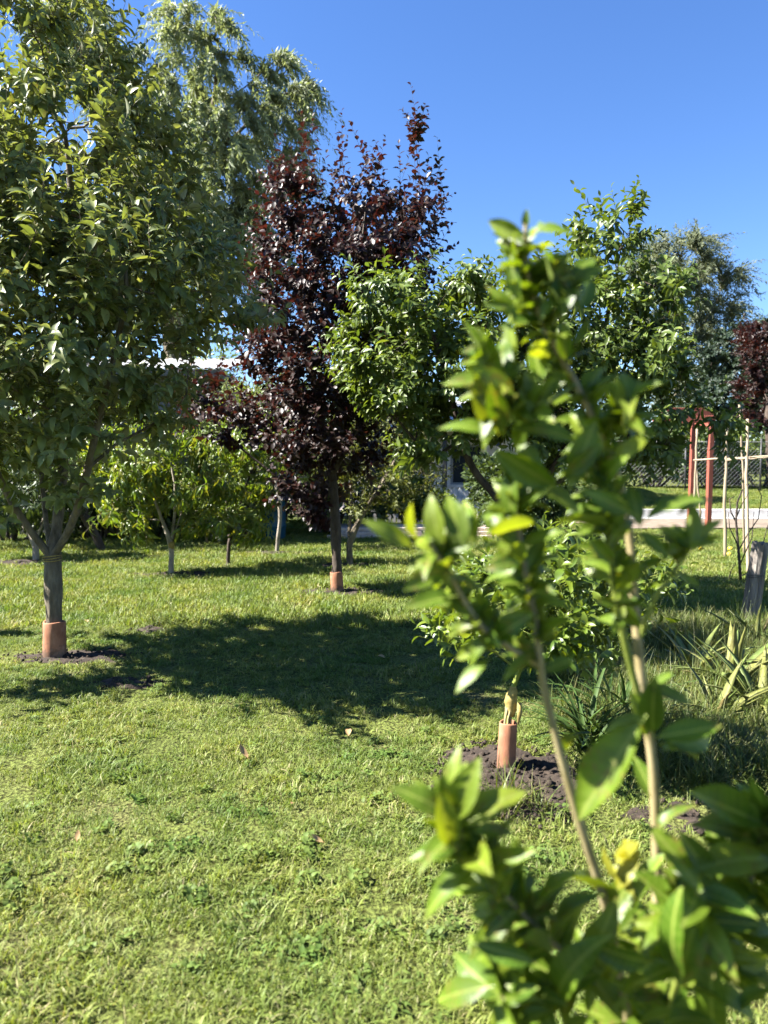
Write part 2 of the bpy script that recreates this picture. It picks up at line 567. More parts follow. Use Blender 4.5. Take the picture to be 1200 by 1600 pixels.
M_CANE = surf_mat('dry cane', [(0.16, 0.12, 0.075), (0.25, 0.195, 0.13), (0.32, 0.265, 0.19)], scale=14, rough=0.8, bump=0.3, dist=0.003, stretch=(1, 1, 0.2))
M_DARKMETAL = surf_mat('dark metal', [(0.03, 0.03, 0.032), (0.055, 0.055, 0.058)], scale=20, rough=0.5, bump=0.1, dist=0.002)
M_WIRE = surf_mat('galvanised wire', [(0.12, 0.122, 0.125), (0.20, 0.20, 0.205)], scale=40, rough=0.5, bump=0.1, dist=0.001)
M_GLASS = surf_mat('dark window glass', [(0.02, 0.024, 0.028), (0.035, 0.04, 0.045)], scale=2, rough=0.08, bump=0.0, spec=0.8)
M_BLUE = surf_mat('blue plastic', [(0.012, 0.065, 0.11), (0.018, 0.085, 0.14)], scale=6, rough=0.4, bump=0.05, dist=0.002)
M_PAVER = surf_mat('pale pink paving brick', [(0.36, 0.28, 0.23), (0.48, 0.39, 0.33), (0.55, 0.46, 0.40)], scale=10, rough=0.9, bump=0.4, dist=0.004)
M_FRUIT = surf_mat('green fruit skin', [(0.17, 0.22, 0.05), (0.26, 0.29, 0.08), (0.36, 0.33, 0.11)], scale=9, rough=0.42, bump=0.05, dist=0.001, spec=0.5)
M_YFRUIT = surf_mat('yellow fruit skin', [(0.55, 0.38, 0.03), (0.70, 0.52, 0.05)], scale=9, rough=0.4, bump=0.1, dist=0.001)
M_THORN = surf_mat('thorn', [(0.25, 0.24, 0.12), (0.35, 0.33, 0.2)], scale=30, rough=0.5, bump=0.0)


def ground_mat():
    m, nt, ns, ln = new_mat('lawn ground')
    out = ns.new('ShaderNodeOutputMaterial')
    p = ns.new('ShaderNodeBsdfPrincipled')
    p.inputs['Roughness'].default_value = 0.95
    p.inputs['Specular IOR Level'].default_value = 0.1
    g = ns.new('ShaderNodeNewGeometry')
    n1 = ns.new('ShaderNodeTexNoise')
    n1.inputs['Scale'].default_value = 1.3
    n1.inputs['Detail'].default_value = 6
    n2 = ns.new('ShaderNodeTexNoise')
    n2.inputs['Scale'].default_value = 55
    n2.inputs['Detail'].default_value = 6
    for n in (n1, n2):
        ln.new(g.outputs['Position'], n.inputs['Vector'])
    r1 = ramp(ns, [(0.35, (0.075, 0.095, 0.024)), (0.5, (0.105, 0.125, 0.032)), (0.66, (0.125, 0.125, 0.050))])
    r2 = ramp(ns, [(0.36, (0.30, 0.26, 0.2)), (0.52, (0.9, 0.9, 0.85)), (0.68, (1.35, 1.35, 1.2))])
    ln.new(n1.outputs['Fac'], r1.inputs[0])
    ln.new(n2.outputs['Fac'], r2.inputs[0])
    mx = ns.new('ShaderNodeMixRGB')
    mx.blend_type = 'MULTIPLY'
    mx.inputs[0].default_value = 1
    ln.new(r1.outputs[0], mx.inputs[1])
    ln.new(r2.outputs[0], mx.inputs[2])
    ln.new(mx.outputs[0], p.inputs['Base Color'])
    bp = ns.new('ShaderNodeBump')
    bp.inputs['Strength'].default_value = 1.0
    bp.inputs['Distance'].default_value = 0.03
    ln.new(n2.outputs['Fac'], bp.inputs['Height'])
    ln.new(bp.outputs[0], p.inputs['Normal'])
    ln.new(p.outputs[0], out.inputs[0])
    return m


M_GROUND = ground_mat()

# ------------------------------------------------------------------ ground
def ground_z(x, y):
    x, y = np.asarray(x, float), np.asarray(y, float)
    near = np.clip(1 - (np.hypot(x, y - 8) - 14) / 10, 0, 1)
    return near * (0.035 * (vnoise(x, y, 1.7, 3) - 0.5) + 0.018 * (vnoise(x, y, 0.45, 4) - 0.5))


gx = np.concatenate([[-400, -200, -100, -60, -40], np.arange(-26, 26.01, 0.4), [40, 60, 100, 200, 400]])
gy = np.concatenate([[-100, -30, -10], np.arange(-4, 30.01, 0.4), [40, 60, 100, 200, 400, 800]])
GX, GY = np.meshgrid(gx, gy)
GV = np.stack([GX, GY, ground_z(GX, GY)], -1).reshape(-1, 3)
nx_, ny_ = len(gx), len(gy)
ii = (np.arange(ny_ - 1)[:, None] * nx_ + np.arange(nx_ - 1)[None]).ravel()
GF = np.stack([ii, ii + 1, ii + 1 + nx_, ii + nx_], -1)
tag(link('ground', np_mesh('ground', GV, GF, M_GROUND)), kind='structure')

# raised lawn behind the white retaining wall, and the earth path in front of it
def terrace_z(y):
    return 0.29 + np.clip((y - 21.8) / 4.6, 0, 1) * 0.45 + np.clip((y - 26.4) / 40, 0, 1) * 0.6


tx = np.linspace(7.3, 60, 60)
ty = np.concatenate([np.linspace(21.75, 30, 16), np.linspace(33, 90, 12)])
TX, TY = np.meshgrid(tx, ty)
TV = np.stack([TX, TY, terrace_z(TY) + 0.06 * (vnoise(TX, TY, 1.5, 8) - 0.5)], -1).reshape(-1, 3)
ii = (np.arange(len(ty) - 1)[:, None] * 60 + np.arange(59)[None]).ravel()
TF = np.stack([ii, ii + 1, ii + 61, ii + 60], -1)
tag(link('lawn_terrace', np_mesh('lawn_terrace', TV, TF, M_GROUND)), kind='structure')
px_ = np.linspace(5.2, 40, 70)
py_ = np.linspace(17.9, 21.5, 10)
PX, PY = np.meshgrid(px_, py_)
PZ = ground_z(PX, PY) + 0.03 + 0.02 * vnoise(PX, PY, 0.6, 9)
PYw = PY + (vnoise(PX, PY * 0, 1.4, 14) - 0.5) * 0.5 * (PY < 18.3)
ii = (np.arange(9)[:, None] * 70 + np.arange(69)[None]).ravel()
tag(link('earth_path', np_mesh('earth_path', np.stack([PX, PYw, PZ], -1).reshape(-1, 3), np.stack([ii, ii + 1, ii + 71, ii + 70], -1), M_EARTH)), kind='structure')

# bare soil patches (px, py, rx metres, ry metres, mound)
SOIL = []


def soil_patch(px, py, rx, ry, mound, clods, seed):
    c = ground_at(px, py)
    SOIL.append((c[0], c[1], rx, ry))
    rs = np.random.default_rng(seed)
    nr, na = 14, 48
    rr = np.linspace(0, 1, nr)
    aa = np.arange(na) / na * 2 * np.pi
    wob = 0.6 + 0.45 * vnoise(np.cos(aa) * 2 + seed, np.sin(aa) * 2, 0.6, seed) + 0.3 * vnoise(np.cos(aa) * 2 + seed, np.sin(aa) * 2, 0.2, seed + 3)
    A, Q = np.meshgrid(aa, rr)
    W = np.tile(wob, (nr, 1))
    X = np.cos(A) * Q * rx * W
    Y = np.sin(A) * Q * ry * W
    edge = np.clip((1 - Q) * 5, 0, 1)
    Z = ground_z(X + c[0], Y + c[1]) - 0.012 + edge * (0.014 + mound * (1 - Q ** 2) + 0.035 * (vnoise(X, Y, 0.09, seed) - 0.45) + 0.03 * (vnoise(X, Y, 0.035, seed + 1) - 0.45))
    V = np.stack([X, Y, Z], -1).reshape(-1, 3)
    i = np.arange(nr - 1)[:, None] * na
    k = np.arange(na)[None]
    F = np.stack([i + k, i + (k + 1) % na, i + na + (k + 1) % na, i + na + k], -1).reshape(-1, 4)
    o = link('soil_patch', np_mesh('soil_patch', V, F, M_SOIL))
    o.location = (c[0], c[1], 0)
    tag(o, kind='structure')
    # clods
    base = np.array([[1, 0, 0], [-1, 0, 0], [0, 1, 0], [0, -1, 0], [0, 0, 1], [0, 0, -1]], float)
    tri = np.array([[0, 2, 4], [2, 1, 4], [1, 3, 4], [3, 0, 4], [2, 0, 5], [1, 2, 5], [3, 1, 5], [0, 3, 5]])
    Vs, Fs = [], []
    for j in range(clods):
        a, q = rs.uniform(0, 2 * np.pi), math.sqrt(rs.uniform(0, 1.1))
        p = np.array([math.cos(a) * q * rx, math.sin(a) * q * ry, 0])
        p[2] = float(ground_z(p[0] + c[0], p[1] + c[1])) + 0.01 + max(0, mound * (1 - q * q))
        s = rs.uniform(0.004, 0.018) * rs.uniform(0.5, 1.2)
        Q3 = np.linalg.qr(rs.normal(size=(3, 3)))[0]
        Vs.append((base * rs.uniform(0.6, 1.3, (6, 1)) * s) @ Q3 + p)
        Fs.append(tri)
    V2, F2 = cat_arrays(list(zip(Vs, Fs)))
    k_ = link('soil_clods', np_mesh('soil_clods', V2, F2, M_SOIL, smooth=False), o)
    tag(k_, kind='stuff')


soil_patch(112, 1029, 0.52, 0.24, 0.01, 140, 1)
soil_patch(797, 1222, 0.36, 0.44, 0.045, 420, 2)
soil_patch(530, 926, 0.55, 0.30, 0.01, 90, 3)
soil_patch(278, 898, 0.75, 0.32, 0.01, 90, 4)
soil_patch(228, 987, 0.20, 0.16, 0.0, 40, 5)
soil_patch(200, 1072, 0.24, 0.13, 0.0, 40, 6)
soil_patch(1110, 1275, 0.34, 0.16, 0.0, 70, 7)
soil_patch(545, 884, 0.5, 0.35, 0.0, 40, 8)
soil_patch(50, 880, 0.9, 0.35, 0.0, 40, 9)
soil_patch(432, 864, 0.7, 0.4, 0.0, 30, 10)


def in_soil(x, y, grow=1.0):
    m = np.zeros(len(x), bool)
    for (cx, cy_, rx, ry) in SOIL:
        m |= ((x - cx) / (rx * grow)) ** 2 + ((y - cy_) / (ry * grow)) ** 2 < 1
    return m


# ------------------------------------------------------------------ leaves and trees
def leaf_base(n, wid, p, q, fold, curl, rs, petiole=0.12, wave=0.0, side=0.0):
    """A leaf of length 1 along +Y, upper side +Z; returns verts, quads, uv."""
    t = np.linspace(0, 1, n + 1)
    w = t ** p * (1 - t) ** q
    w = w / w.max() * wid * 0.5
    w[0] = max(w[0], 0.012)
    w[-1] = 0.004
    t_all = np.concatenate([[-petiole], t]) if petiole else t
    w_all = np.concatenate([[0.012], w]) if petiole else w
    y = t_all.copy()
    tt = np.clip(t_all, 0, 1)
    z = -curl * tt ** 2
    y = y - 0.35 * curl ** 2 * tt ** 3
    sx = side * np.sin(tt * np.pi)
    ph = rs.uniform(0, 6.28)
    V, UV = [], []
    for k in range(len(t_all)):
        wv = wave * np.sin(k * 1.9 + ph) * (w_all[k] / (wid * 0.5 + 1e-6))
        V += [(-w_all[k] + sx[k], y[k], z[k] + fold * w_all[k] + wv), (sx[k], y[k], z[k]), (w_all[k] + sx[k], y[k], z[k] + fold * w_all[k] - wv)]
        uu = w_all[k] / (wid * 0.5)
        UV += [(-uu, tt[k]), (0, tt[k]), (uu, tt[k])]
    F = []
    for k in range(len(t_all) - 1):
        a = k * 3
        F += [(a, a + 1, a + 4, a + 3), (a + 1, a + 2, a + 5, a + 4)]
    return np.array(V), np.array(F), np.array(UV)


def variants(k, n, wid, p, q, fold, curl, seed, **kw):
    rs = np.random.default_rng(seed)
    return [leaf_base(n, wid * rs.uniform(0.85, 1.15), p, q, rs.uniform(*fold), rs.uniform(*curl), rs, **kw) for _ in range(k)]


def place_leaves(vs, P, D, N, S, rs):
    """Merged mesh arrays of all leaves."""
    Vs, Fs, Us, Rn, off = [], [], [], [], 0
    which = rs.integers(0, len(vs), len(P))
    D = norm(D)
    X = norm(np.cross(D, N))
    Z = np.cross(X, D)
    rn = rs.uniform(0, 1, len(P))
    for k, (V, F, U) in enumerate(vs):
        m = which == k
        c = int(m.sum())
        if not c:
            continue
        W = P[m][:, None] + S[m][:, None, None] * (V[None, :, 0:1] * X[m][:, None] + V[None, :, 1:2] * D[m][:, None] + V[None, :, 2:3] * Z[m][:, None])
        Vs.append(W.reshape(-1, 3))
        Fs.append((F[None] + (np.arange(c) * len(V))[:, None, None]).reshape(-1, 4) + off)
        Us.append(np.tile(U, (c, 1)))
        Rn.append(np.repeat(rn[m], len(V)))
        off += c * len(V)
    return np.concatenate(Vs), np.concatenate(Fs), np.concatenate(Us), np.concatenate(Rn)


def leaf_objects(parent, base, vs, mat, P, D, N, S, rs, prefix='leaf', pre_mesh=None):
    meshes = pre_mesh or [np_mesh(prefix, V, F, mat, {'rnd': np.zeros(len(V))}, U) for (V, F, U) in vs]
    D = norm(D)
    X = norm(np.cross(D, N))
    Z = np.cross(X, D)
    for i in range(len(P)):
        o = bpy.data.objects.new(prefix, meshes[int(rs.integers(0, len(meshes)))])
        COL.objects.link(o)
        o.parent = parent
        s = S[i]
        o.matrix_basis = Matrix(((X[i, 0] * s, D[i, 0] * s, Z[i, 0] * s, P[i, 0]),
                                 (X[i, 1] * s, D[i, 1] * s, Z[i, 1] * s, P[i, 1]),
                                 (X[i, 2] * s, D[i, 2] * s, Z[i, 2] * s, P[i, 2]), (0, 0, 0, 1)))
    return meshes


def pick_visible(base, P, S, count):
    """Indices of the leaves that show largest from the photograph's place: the nearest one in each small cell of view."""
    u, v, f = project(P + base)
    ok = (u > -20) & (u < 1220) & (v > -20) & (v < 1620)
    px = S / f * FPX
    idx = np.where(ok)[0]
    if len(idx) <= count:
        return idx
    cell = math.sqrt(max(1.0, (np.ptp(u[idx]) * np.ptp(v[idx])) / (count * 1.8)))
    key = (u[idx] // cell).astype(int) * 10000 + (v[idx] // cell).astype(int)
    best = {}
    for i, k in zip(idx, key):
        if k not in best or f[i] < f[best[k]]:
            best[k] = i
    b = np.array(list(best.values()))
    return b[np.argsort(-px[b])][:count]


def grow(init, attractors, step, kill, infl, iters, rs, trop=0.0, wander=0.15):
    """Space colonisation. init: list of polylines (first is the trunk); returns nodes, parent index."""
    nodes, par = [], []
    for line, pidx in init:
        prev = pidx
        for p in line:
            nodes.append(np.array(p, float))
            par.append(prev)
            prev = len(nodes) - 1
    A = attractors
    nd = np.full(len(A), 1e9)
    ni = np.zeros(len(A), int)
    NP = np.array(nodes)
    start = 0
    for it in range(iters):
        new = NP[start:]
        if len(new):
            d = np.linalg.norm(A[:, None] - new[None], axis=2)
            j = d.argmin(1)
            dm = d[np.arange(len(A)), j]
            b = dm < nd
            nd[b] = dm[b]
            ni[b] = j[b] + start
        alive = nd > kill
        A, nd, ni = A[alive], nd[alive], ni[alive]
        if not len(A):
            break
        m = nd < infl
        if not m.any():
            m = nd < nd.min() * 1.05
        dirs = norm(A[m] - NP[ni[m]])
        uniq, inv = np.unique(ni[m], return_inverse=True)
        acc = np.zeros((len(uniq), 3))
        np.add.at(acc, inv, dirs)
        acc = norm(acc + rs.normal(0, wander, acc.shape))
        acc[:, 2] += trop
        acc = norm(acc)
        start = len(NP)
        NP = np.concatenate([NP, NP[uniq] + acc * step])
        par += list(uniq)
        if len(NP) > 6000:
            break
    return NP, np.array(par)


def skeleton_mesh(NP, par, r_tip, r_base, expo=2.3, min_r=0.0):
    n = len(NP)
    kids = [[] for _ in range(n)]
    for i, p in enumerate(par):
        if p >= 0:
            kids[p].append(i)
    acc = np.zeros(n)
    for i in range(n - 1, -1, -1):
        a = sum(acc[k] for k in kids[i])
        acc[i] = a if kids[i] else 1.0
    rad = r_tip * acc ** (1 / expo)
    k = math.log(r_base / r_tip) / max(math.log(acc[0]), 0.01)
    rad = r_tip * acc ** k
    parts = []
    stack = [(0, None)]
    while stack:
        i, frm = stack.pop()
        chain, rr = ([NP[frm]], [min(rad[frm], rad[i] * 1.15)]) if frm is not None else ([], [])
        while True:
            chain.append(NP[i])
            rr.append(rad[i])
            if not kids[i]:
                break
            ks = sorted(kids[i], key=lambda q: -acc[q])
            for q in ks[1:]:
                stack.append((q, i))
            i = ks[0]
        if len(chain) < 2:
            continue
        c = np.array(chain)
        if len(c) > 4:
            c[1:-1] = 0.5 * c[1:-1] + 0.25 * (c[:-2] + c[2:])
        rm = max(rr)
        if rm < min_r:
            continue
        sides = 18 if rm > 0.04 else (7 if rm > 0.012 else 4)
        rr = np.array(rr)
        if rm > 0.03:
            tq_ = np.linspace(0, len(c) - 1, len(c) * 4)
            c2 = np.stack([np.interp(tq_, np.arange(len(c)), c[:, k]) for k in range(3)], -1)
            for _ in range(3):
                c2[1:-1] = 0.5 * c2[1:-1] + 0.25 * (c2[:-2] + c2[2:])
            r2 = np.interp(tq_, np.arange(len(c)), rr)
            r2 = r2 * (1 + 0.18 * (vnoise(np.arange(len(r2)) + 17.0 * len(parts), np.zeros(len(r2)), 2.3, 7) - 0.45))
            V_, F_ = tube_arrays(c2, r2, sides)
            ax = np.repeat(c2, sides, axis=0)
            an = np.tile(np.arange(sides), len(c2))
            k_ = 1 + 0.16 * (vnoise(an * 1.0, np.repeat(np.arange(len(c2)), sides) * 0.5, 1.6, 9) - 0.5)
            parts.append((ax + (V_ - ax) * k_[:, None], F_))
            continue
        parts.append(tube_arrays(c, rr, sides))
    return parts, rad, kids


def make_shoots(P, D, L, K, rs, angle=(40, 65), bend=0.15, grav=0.15, size=(0.08, 0.11), up=0.5, t0=0.12, stem_r=0.0022, tipshrink=0.45):
    """Leafy shoots. P,D,L arrays; K leaves on each. Returns leaf arrays and stem tubes."""
    n = len(P)
    D = norm(D)
    B = rs.normal(0, 0.15, (n, 3)) + np.array([0, 0, bend])
    t = np.linspace(t0, 1.0, K)[None] + rs.uniform(-0.5, 0.5, (n, K)) * 0.6 / K
    t = np.clip(t, 0.02, 1)
    pos = P[:, None] + L[:, None, None] * (D[:, None] * t[..., None] + B[:, None] * (t ** 2)[..., None])
    T = norm(D[:, None] + 2 * B[:, None] * t[..., None])
    ref = norm(rs.normal(size=(n, 1, 3)))
    U = norm(np.cross(T, ref))
    W = np.cross(T, U)
    phi = np.arange(K)[None] * 2.39996 + rs.uniform(0, 6.28, (n, 1)) + rs.normal(0, 0.3, (n, K))
    a = np.radians(rs.uniform(angle[0], angle[1], (n, K)))
    a = a * (1.15 - 0.6 * t)
    side = np.cos(phi)[..., None] * U + np.sin(phi)[..., None] * W
    d = np.cos(a)[..., None] * T + np.sin(a)[..., None] * side
    d = d + np.array([0, 0, -1.0]) * (grav * rs.uniform(0.3, 1.6, (n, K)))[..., None]
    d = norm(d)
    N = norm(T - d * (T * d).sum(-1, keepdims=True)) + UP * up + rs.normal(0, 0.25, (n, K, 3))
    s = rs.uniform(size[0], size[1], (n, K)) * (1 - tipshrink * t ** 3)
    tt = np.linspace(0, 1, 5)
    stems = []
    for i in range(n):
        c = P[i] + L[i] * (D[i] * tt[:, None] + B[i] * (tt ** 2)[:, None])
        stems.append(tube_arrays(c, stem_r * np.linspace(1.2, 0.45, 5), 3))
    return pos.reshape(-1, 3), d.reshape(-1, 3), N.reshape(-1, 3), s.ravel(), stems


def envelope(blobs, base, depth, n, rs, shell=0.35):
    """Random points in a union of ellipsoids given as (px, py, rx px, rz px, dy m, ry m)."""
    vol = np.array([b[2] * b[3] * b[5] for b in blobs])
    cnt = rs.multinomial(n, vol / vol.sum())
    out = []
    for b, c in zip(blobs, cnt):
        ctr = at(b[0], b[1], depth + b[4]) - base
        k = (depth + b[4]) / FPX
        v = norm(rs.normal(size=(c, 3))) * (rs.uniform(shell ** 3, 1, (c, 1)) ** (1 / 3))
        out.append(ctr + v * np.array([b[2] * k, b[5], b[3] * k]))
    return np.concatenate(out)


def make_tree(name, base, label, cat, blobs, depth, init, leafmat, barkmat, vs, seed, n_attr=600, step=0.13, kill=0.2, infl=1.0, iters=70,
              r_tip=0.003, r_base=0.06, shoots=800, K=12, L=(0.22, 0.42), size=(0.08, 0.11), angle=(40, 65), bend=0.15, grav=0.2, upness=0.5,
              n_leaf_obj=300, group=None, trop=0.05, up=0.5, stem_r=0.0022, extra=None, thin_r=0.012, min_r=0.0, stem_mesh=True):
    rs = np.random.default_rng(seed)
    root = tag(empty(name, base), label, cat, group)
    A = envelope(blobs, base, depth, n_attr, rs)
    A = A[A[:, 2] > 0.25]
    NP, par = grow(init, A, step, kill, infl, iters, rs, trop)
    parts, rad, kids = skeleton_mesh(NP, par, r_tip, r_base, min_r=min_r)
    # shoots start on thin wood, mostly near the tips
    thin = np.array([i for i in range(len(NP)) if rad[i] < thin_r and par[i] >= 0 and NP[i][2] > 0.3])
    tips = np.array([i for i in thin if not kids[i]])
    pick = np.concatenate([tips, rs.choice(thin, max(0, shoots - len(tips)))]) if len(tips) < shoots else rs.choice(tips, shoots, replace=False)
    P = NP[pick]
    D0 = norm(NP[pick] - NP[par[pick]])
    ctr = NP[:, :2].mean(0)
    outw = np.concatenate([P[:, :2] - ctr, np.zeros((len(P), 1))], 1)
    D = norm(D0 + 0.45 * norm(outw) + np.array([0, 0, upness]) + rs.normal(0, 0.45, D0.shape))
    Ls = rs.uniform(L[0], L[1], len(P))
    if extra is not None:
        eP, eD, eL = extra
        P, D, Ls = np.concatenate([P, eP]), np.concatenate([D, eD]), np.concatenate([Ls, eL])
    lp, ld, lN, ls, stems = make_shoots(P, D, Ls, K, rs, angle, bend, grav, size, up, stem_r=stem_r)
    # wood
    if stem_mesh:
        parts = parts + stems
    V, F = cat_arrays(parts)
    link('trunk', np_mesh('trunk', V, F, barkmat), root)
    sel = pick_visible(base, lp, ls, n_leaf_obj) if n_leaf_obj else np.array([], int)
    rest = np.ones(len(lp), bool)
    rest[sel] = False
    V, F, U, rn = place_leaves(vs, lp[rest], ld[rest], lN[rest], ls[rest], rs)
    crown = link('crown', np_mesh('crown', V, F, leafmat, {'rnd': rn}, U), root)
    crown['kind'] = 'stuff'
    if len(sel):
        leaf_objects(crown, base, vs, leafmat, lp[sel], ld[sel], lN[sel], ls[sel], rs)
    print(name, 'nodes', len(NP), 'leaves', len(lp), 'objs', len(sel))
    return root, crown, NP, lp


def loc(px, py, depth, base):
    return at(px, py, depth) - base


# ---- apple tree
LV_APPLE = variants(9, 4, 0.44, 0.75, 0.85, (0.3, 0.9), (0.05, 0.65), 21, wave=0.02)
b = ground_at(85, 1028)
AY = b[1]
lq = lambda px, py, dy=0: loc(px, py, AY + dy, b)
trunk = [np.array([0, 0, -0.05]), np.array([0, 0, 0.12]), lq(85, 985), lq(84, 940), lq(82, 900), lq(81, 872)]
limbs = [(trunk, -1),
         ([lq(50, 835, -0.03), lq(20, 790, -0.1), lq(-5, 745, -0.2), lq(-30, 680, -0.3), lq(-70, 600, -0.4)], 5),
         ([lq(88, 835, 0.05), lq(95, 780, 0.15), lq(100, 700, 0.25), lq(110, 600, 0.35), lq(115, 480, 0.35), lq(115, 350, 0.3), lq(110, 200, 0.25)], 5),
         ([lq(108, 838, -0.05), lq(125, 790, -0.15), lq(140, 730, -0.25), lq(150, 660, -0.35), lq(180, 560, -0.4), lq(205, 450, -0.4)], 5),
         ([lq(72, 830, 0.1), lq(68, 770, 0.35), lq(60, 690, 0.6), lq(50, 580, 0.8)], 5),
         ([lq(175, 690, 0.0), lq(230, 670, 0.1), lq(290, 640, 0.15)], 20),
         ([lq(-150, 600, -0.5), lq(-300, 570, -0.8), lq(-450, 545, -1.0)], 10)]
blobs = [(108, 130, 80, 115, 0, 0.8), (195, 310, 105, 120, 0, 1.0), (60, 330, 130, 150, 0, 1.2), (235, 460, 140, 105, -0.15, 1.2), (70, 520, 150, 140, -0.25, 1.3),
         (322, 480, 65, 75, 0, 0.9), (125, 625, 135, 75, -0.3, 1.3), (10, 640, 120, 80, -0.3, 1.2), (-140, 420, 180, 240, 0, 1.3), (-120, 640, 150, 90, 0, 1.1),
         (105, 10, 38, 60, 0, 0.4), (-60, 270, 110, 130, 0, 1.0), (150, 715, 80, 40, -0.4, 0.5), (40, 740, 100, 45, -0.3, 0.6), (90, 690, 120, 40, -0.7, 0.4), (70, 790, 60, 22, 0.3, 0.4), (-520, 540, 150, 35, -1.0, 0.28), (-430, 700, 60, 20, 0.9, 0.4)]
rs0 = np.random.default_rng(3)
# upright water shoots at the top and inside the fork
eP = np.array([lq(x, y, dy) for x, y, dy in [(110, 60, 0), (130, 50, 0.2), (90, 40, -.2), (155, 90, -.3), (185, 150, 0), (60, 60, .1), (70, 90, -.3), (215, 200, -.2), (240, 230, .1), (10, 130, -.2), (25, 160, 0), (290, 300, 0), (300, 330, -.2), (20, 785, -.1), (-2, 745, -.2), (60, 780, .35), (65, 740, .5), (98, 770, .15), (100, 720, .25), (125, 785, -.15), (140, 735, -.25), (145, 700, -.3), (150, 670, -.35), (102, 690, .25), (-20, 700, -.3), (180, 688, 0), (215, 675, .1), (10, 770, -.1), (135, 760, -.2), (96, 740, .2), (62, 710, .6)]])
eD = norm(rs0.normal(0, 0.22, (len(eP), 3)) + UP)
eD[13:] = norm(rs0.normal(0, 0.55, (len(eP) - 13, 3)) + UP * 0.6)
eL = rs0.uniform(0.35, 0.6, len(eP))
apple, apple_crown, *_ = make_tree('apple_tree', b, 'large leafy apple tree with forked trunk and a wide clay sleeve', 'tree', blobs, AY, limbs, M_APPLE, M_BARK, LV_APPLE, 31,
                                   n_attr=1500, step=0.13, kill=0.19, infl=0.9, r_tip=0.0028, r_base=0.058, shoots=2000, K=12, L=(0.2, 0.45), size=(0.07, 0.140), angle=(38, 68), bend=0.12, grav=0.22, upness=0.75,
                                   extra=(eP, eD, eL), up=0.6)
tie = MB()
for k in range(3):
    a = np.linspace(0, 2 * np.pi, 15)
    z0 = lq(81, 874)[2] + 0.012 * k
    tie.tube([(lq(82, 880)[0] + 0.066 * math.cos(q), 0.0 + 0.066 * math.sin(q), z0 + 0.008 * math.sin(q + k)) for q in a], [0.004] * 15, 5)
tie.build('tie_string', M_TAPE, apple, True)


def clay_sleeve(px, py, dia, h, tilt, label, seed, rz=0.0):
    """Open terracotta pipe set round a trunk; the rim and foot are a little uneven."""
    g = ground_at(px, py)
    rs = np.random.default_rng(seed)
    n = 28
    a = np.arange(n) / n * 2 * np.pi
    rows = [(-0.03, 1.0, 0), (0.02, 1.02, 0), (h * 0.3, 1.0, 0), (h * 0.65, 0.975, 0), (h - 0.006, 0.965, 1), (h, 0.94, 1), (h, 0.80, 1), (h - 0.006, 0.78, 1), (h * 0.5, 0.78, 0), (-0.03, 0.78, 0)]
    V = []
    for z, q, top in rows:
        rr = dia / 2 * q * (1 + 0.035 * np.sin(a * 2 + seed) + 0.02 * np.sin(a * 3 + seed * 2 + z * 9) + 0.006 * rs.normal(size=n))
        zz = z + (0.004 * np.sin(a * 2 + seed)) * top
        V.append(np.stack([rr * np.cos(a), rr * np.sin(a), zz], -1))
    V = np.concatenate(V)
    i = np.arange(len(rows) - 1)[:, None] * n
    k = np.arange(n)[None]
    F = np.stack([i + k, i + (k + 1) % n, i + n + (k + 1) % n, i + n + k], -1).reshape(-1, 4)
    o = link('clay_sleeve', np_mesh('clay_sleeve', V, F, M_CLAY))
    o.location = (g[0], g[1], float(ground_z(g[0], g[1])))
    o.rotation_euler = (tilt[0], tilt[1], rz)
    tag(o, label, 'clay pipe', 'clay sleeves round tree trunks')
    return o


clay_sleeve(85, 1028, 0.165, 0.265, (0.02, 0.035), 'wide terracotta sleeve round the trunk of the large apple tree', 3)
clay_sleeve(527, 925, 0.150, 0.23, (0.02, -0.045), 'terracotta sleeve round the dark trunk of the purple plum tree', 4)
clay_sleeve(790, 1211, 0.086, 0.245, (0.0, 0.045), 'slim tall terracotta sleeve at the foot of the little lemon tree', 5)

# ---- purple leaved plum
LV_PURPLE = variants(6, 3, 0.62, 0.7, 0.8, (0.2, 0.7), (0.05, 0.5), 22)
b = ground_at(527, 925)
PY_ = b[1]
lq = lambda px, py, dy=0: loc(px, py, PY_ + dy, b)
trunk = [np.array([0, 0, -0.05]), np.array([0, 0, 0.2]), lq(526, 890), lq(526, 860), lq(524, 830), lq(523, 790), lq(521, 740)]
limbs = [(trunk, -1), ([lq(490, 790, 0.1), lq(440, 750, 0.2), lq(390, 710, 0.2), lq(345, 680, 0.2)], 4), ([lq(510, 680, 0.1), lq(490, 600, 0.15), lq(475, 500, 0.1), lq(470, 400, 0.1)], 6),
         ([lq(535, 670, -0.1), lq(545, 580, -0.15), lq(555, 480, -0.1), lq(565, 380, -0.1), lq(575, 300, -0.1)], 6), ([lq(550, 690, 0.2), lq(590, 600, 0.3), lq(620, 500, 0.3), lq(640, 400, 0.3), lq(655, 300, 0.3), lq(650, 220, 0.3)], 6)]
blobs = [(470, 330, 45, 65, 0, 0.6), (555, 350, 68, 60, 0, 0.7), (640, 350, 50, 55, 0, 0.5), (468, 440, 65, 90, 0, 0.8), (560, 450, 85, 100, 0, 0.9), (630, 410, 45, 70, 0, 0.6),
         (500, 580, 85, 90, 0, 0.9), (450, 670, 75, 55, 0, 0.8), (350, 660, 60, 38, 0, 0.6), (520, 690, 75, 70, 0, 0.8), (490, 770, 60, 40, 0, 0.6), (590, 560, 55, 110, 0, 0.8), (425, 540, 45, 90, 0, 0.6), (320, 620, 50, 25, 0.2, 0.4), (470, 810, 45, 18, -0.3, 0.3)]
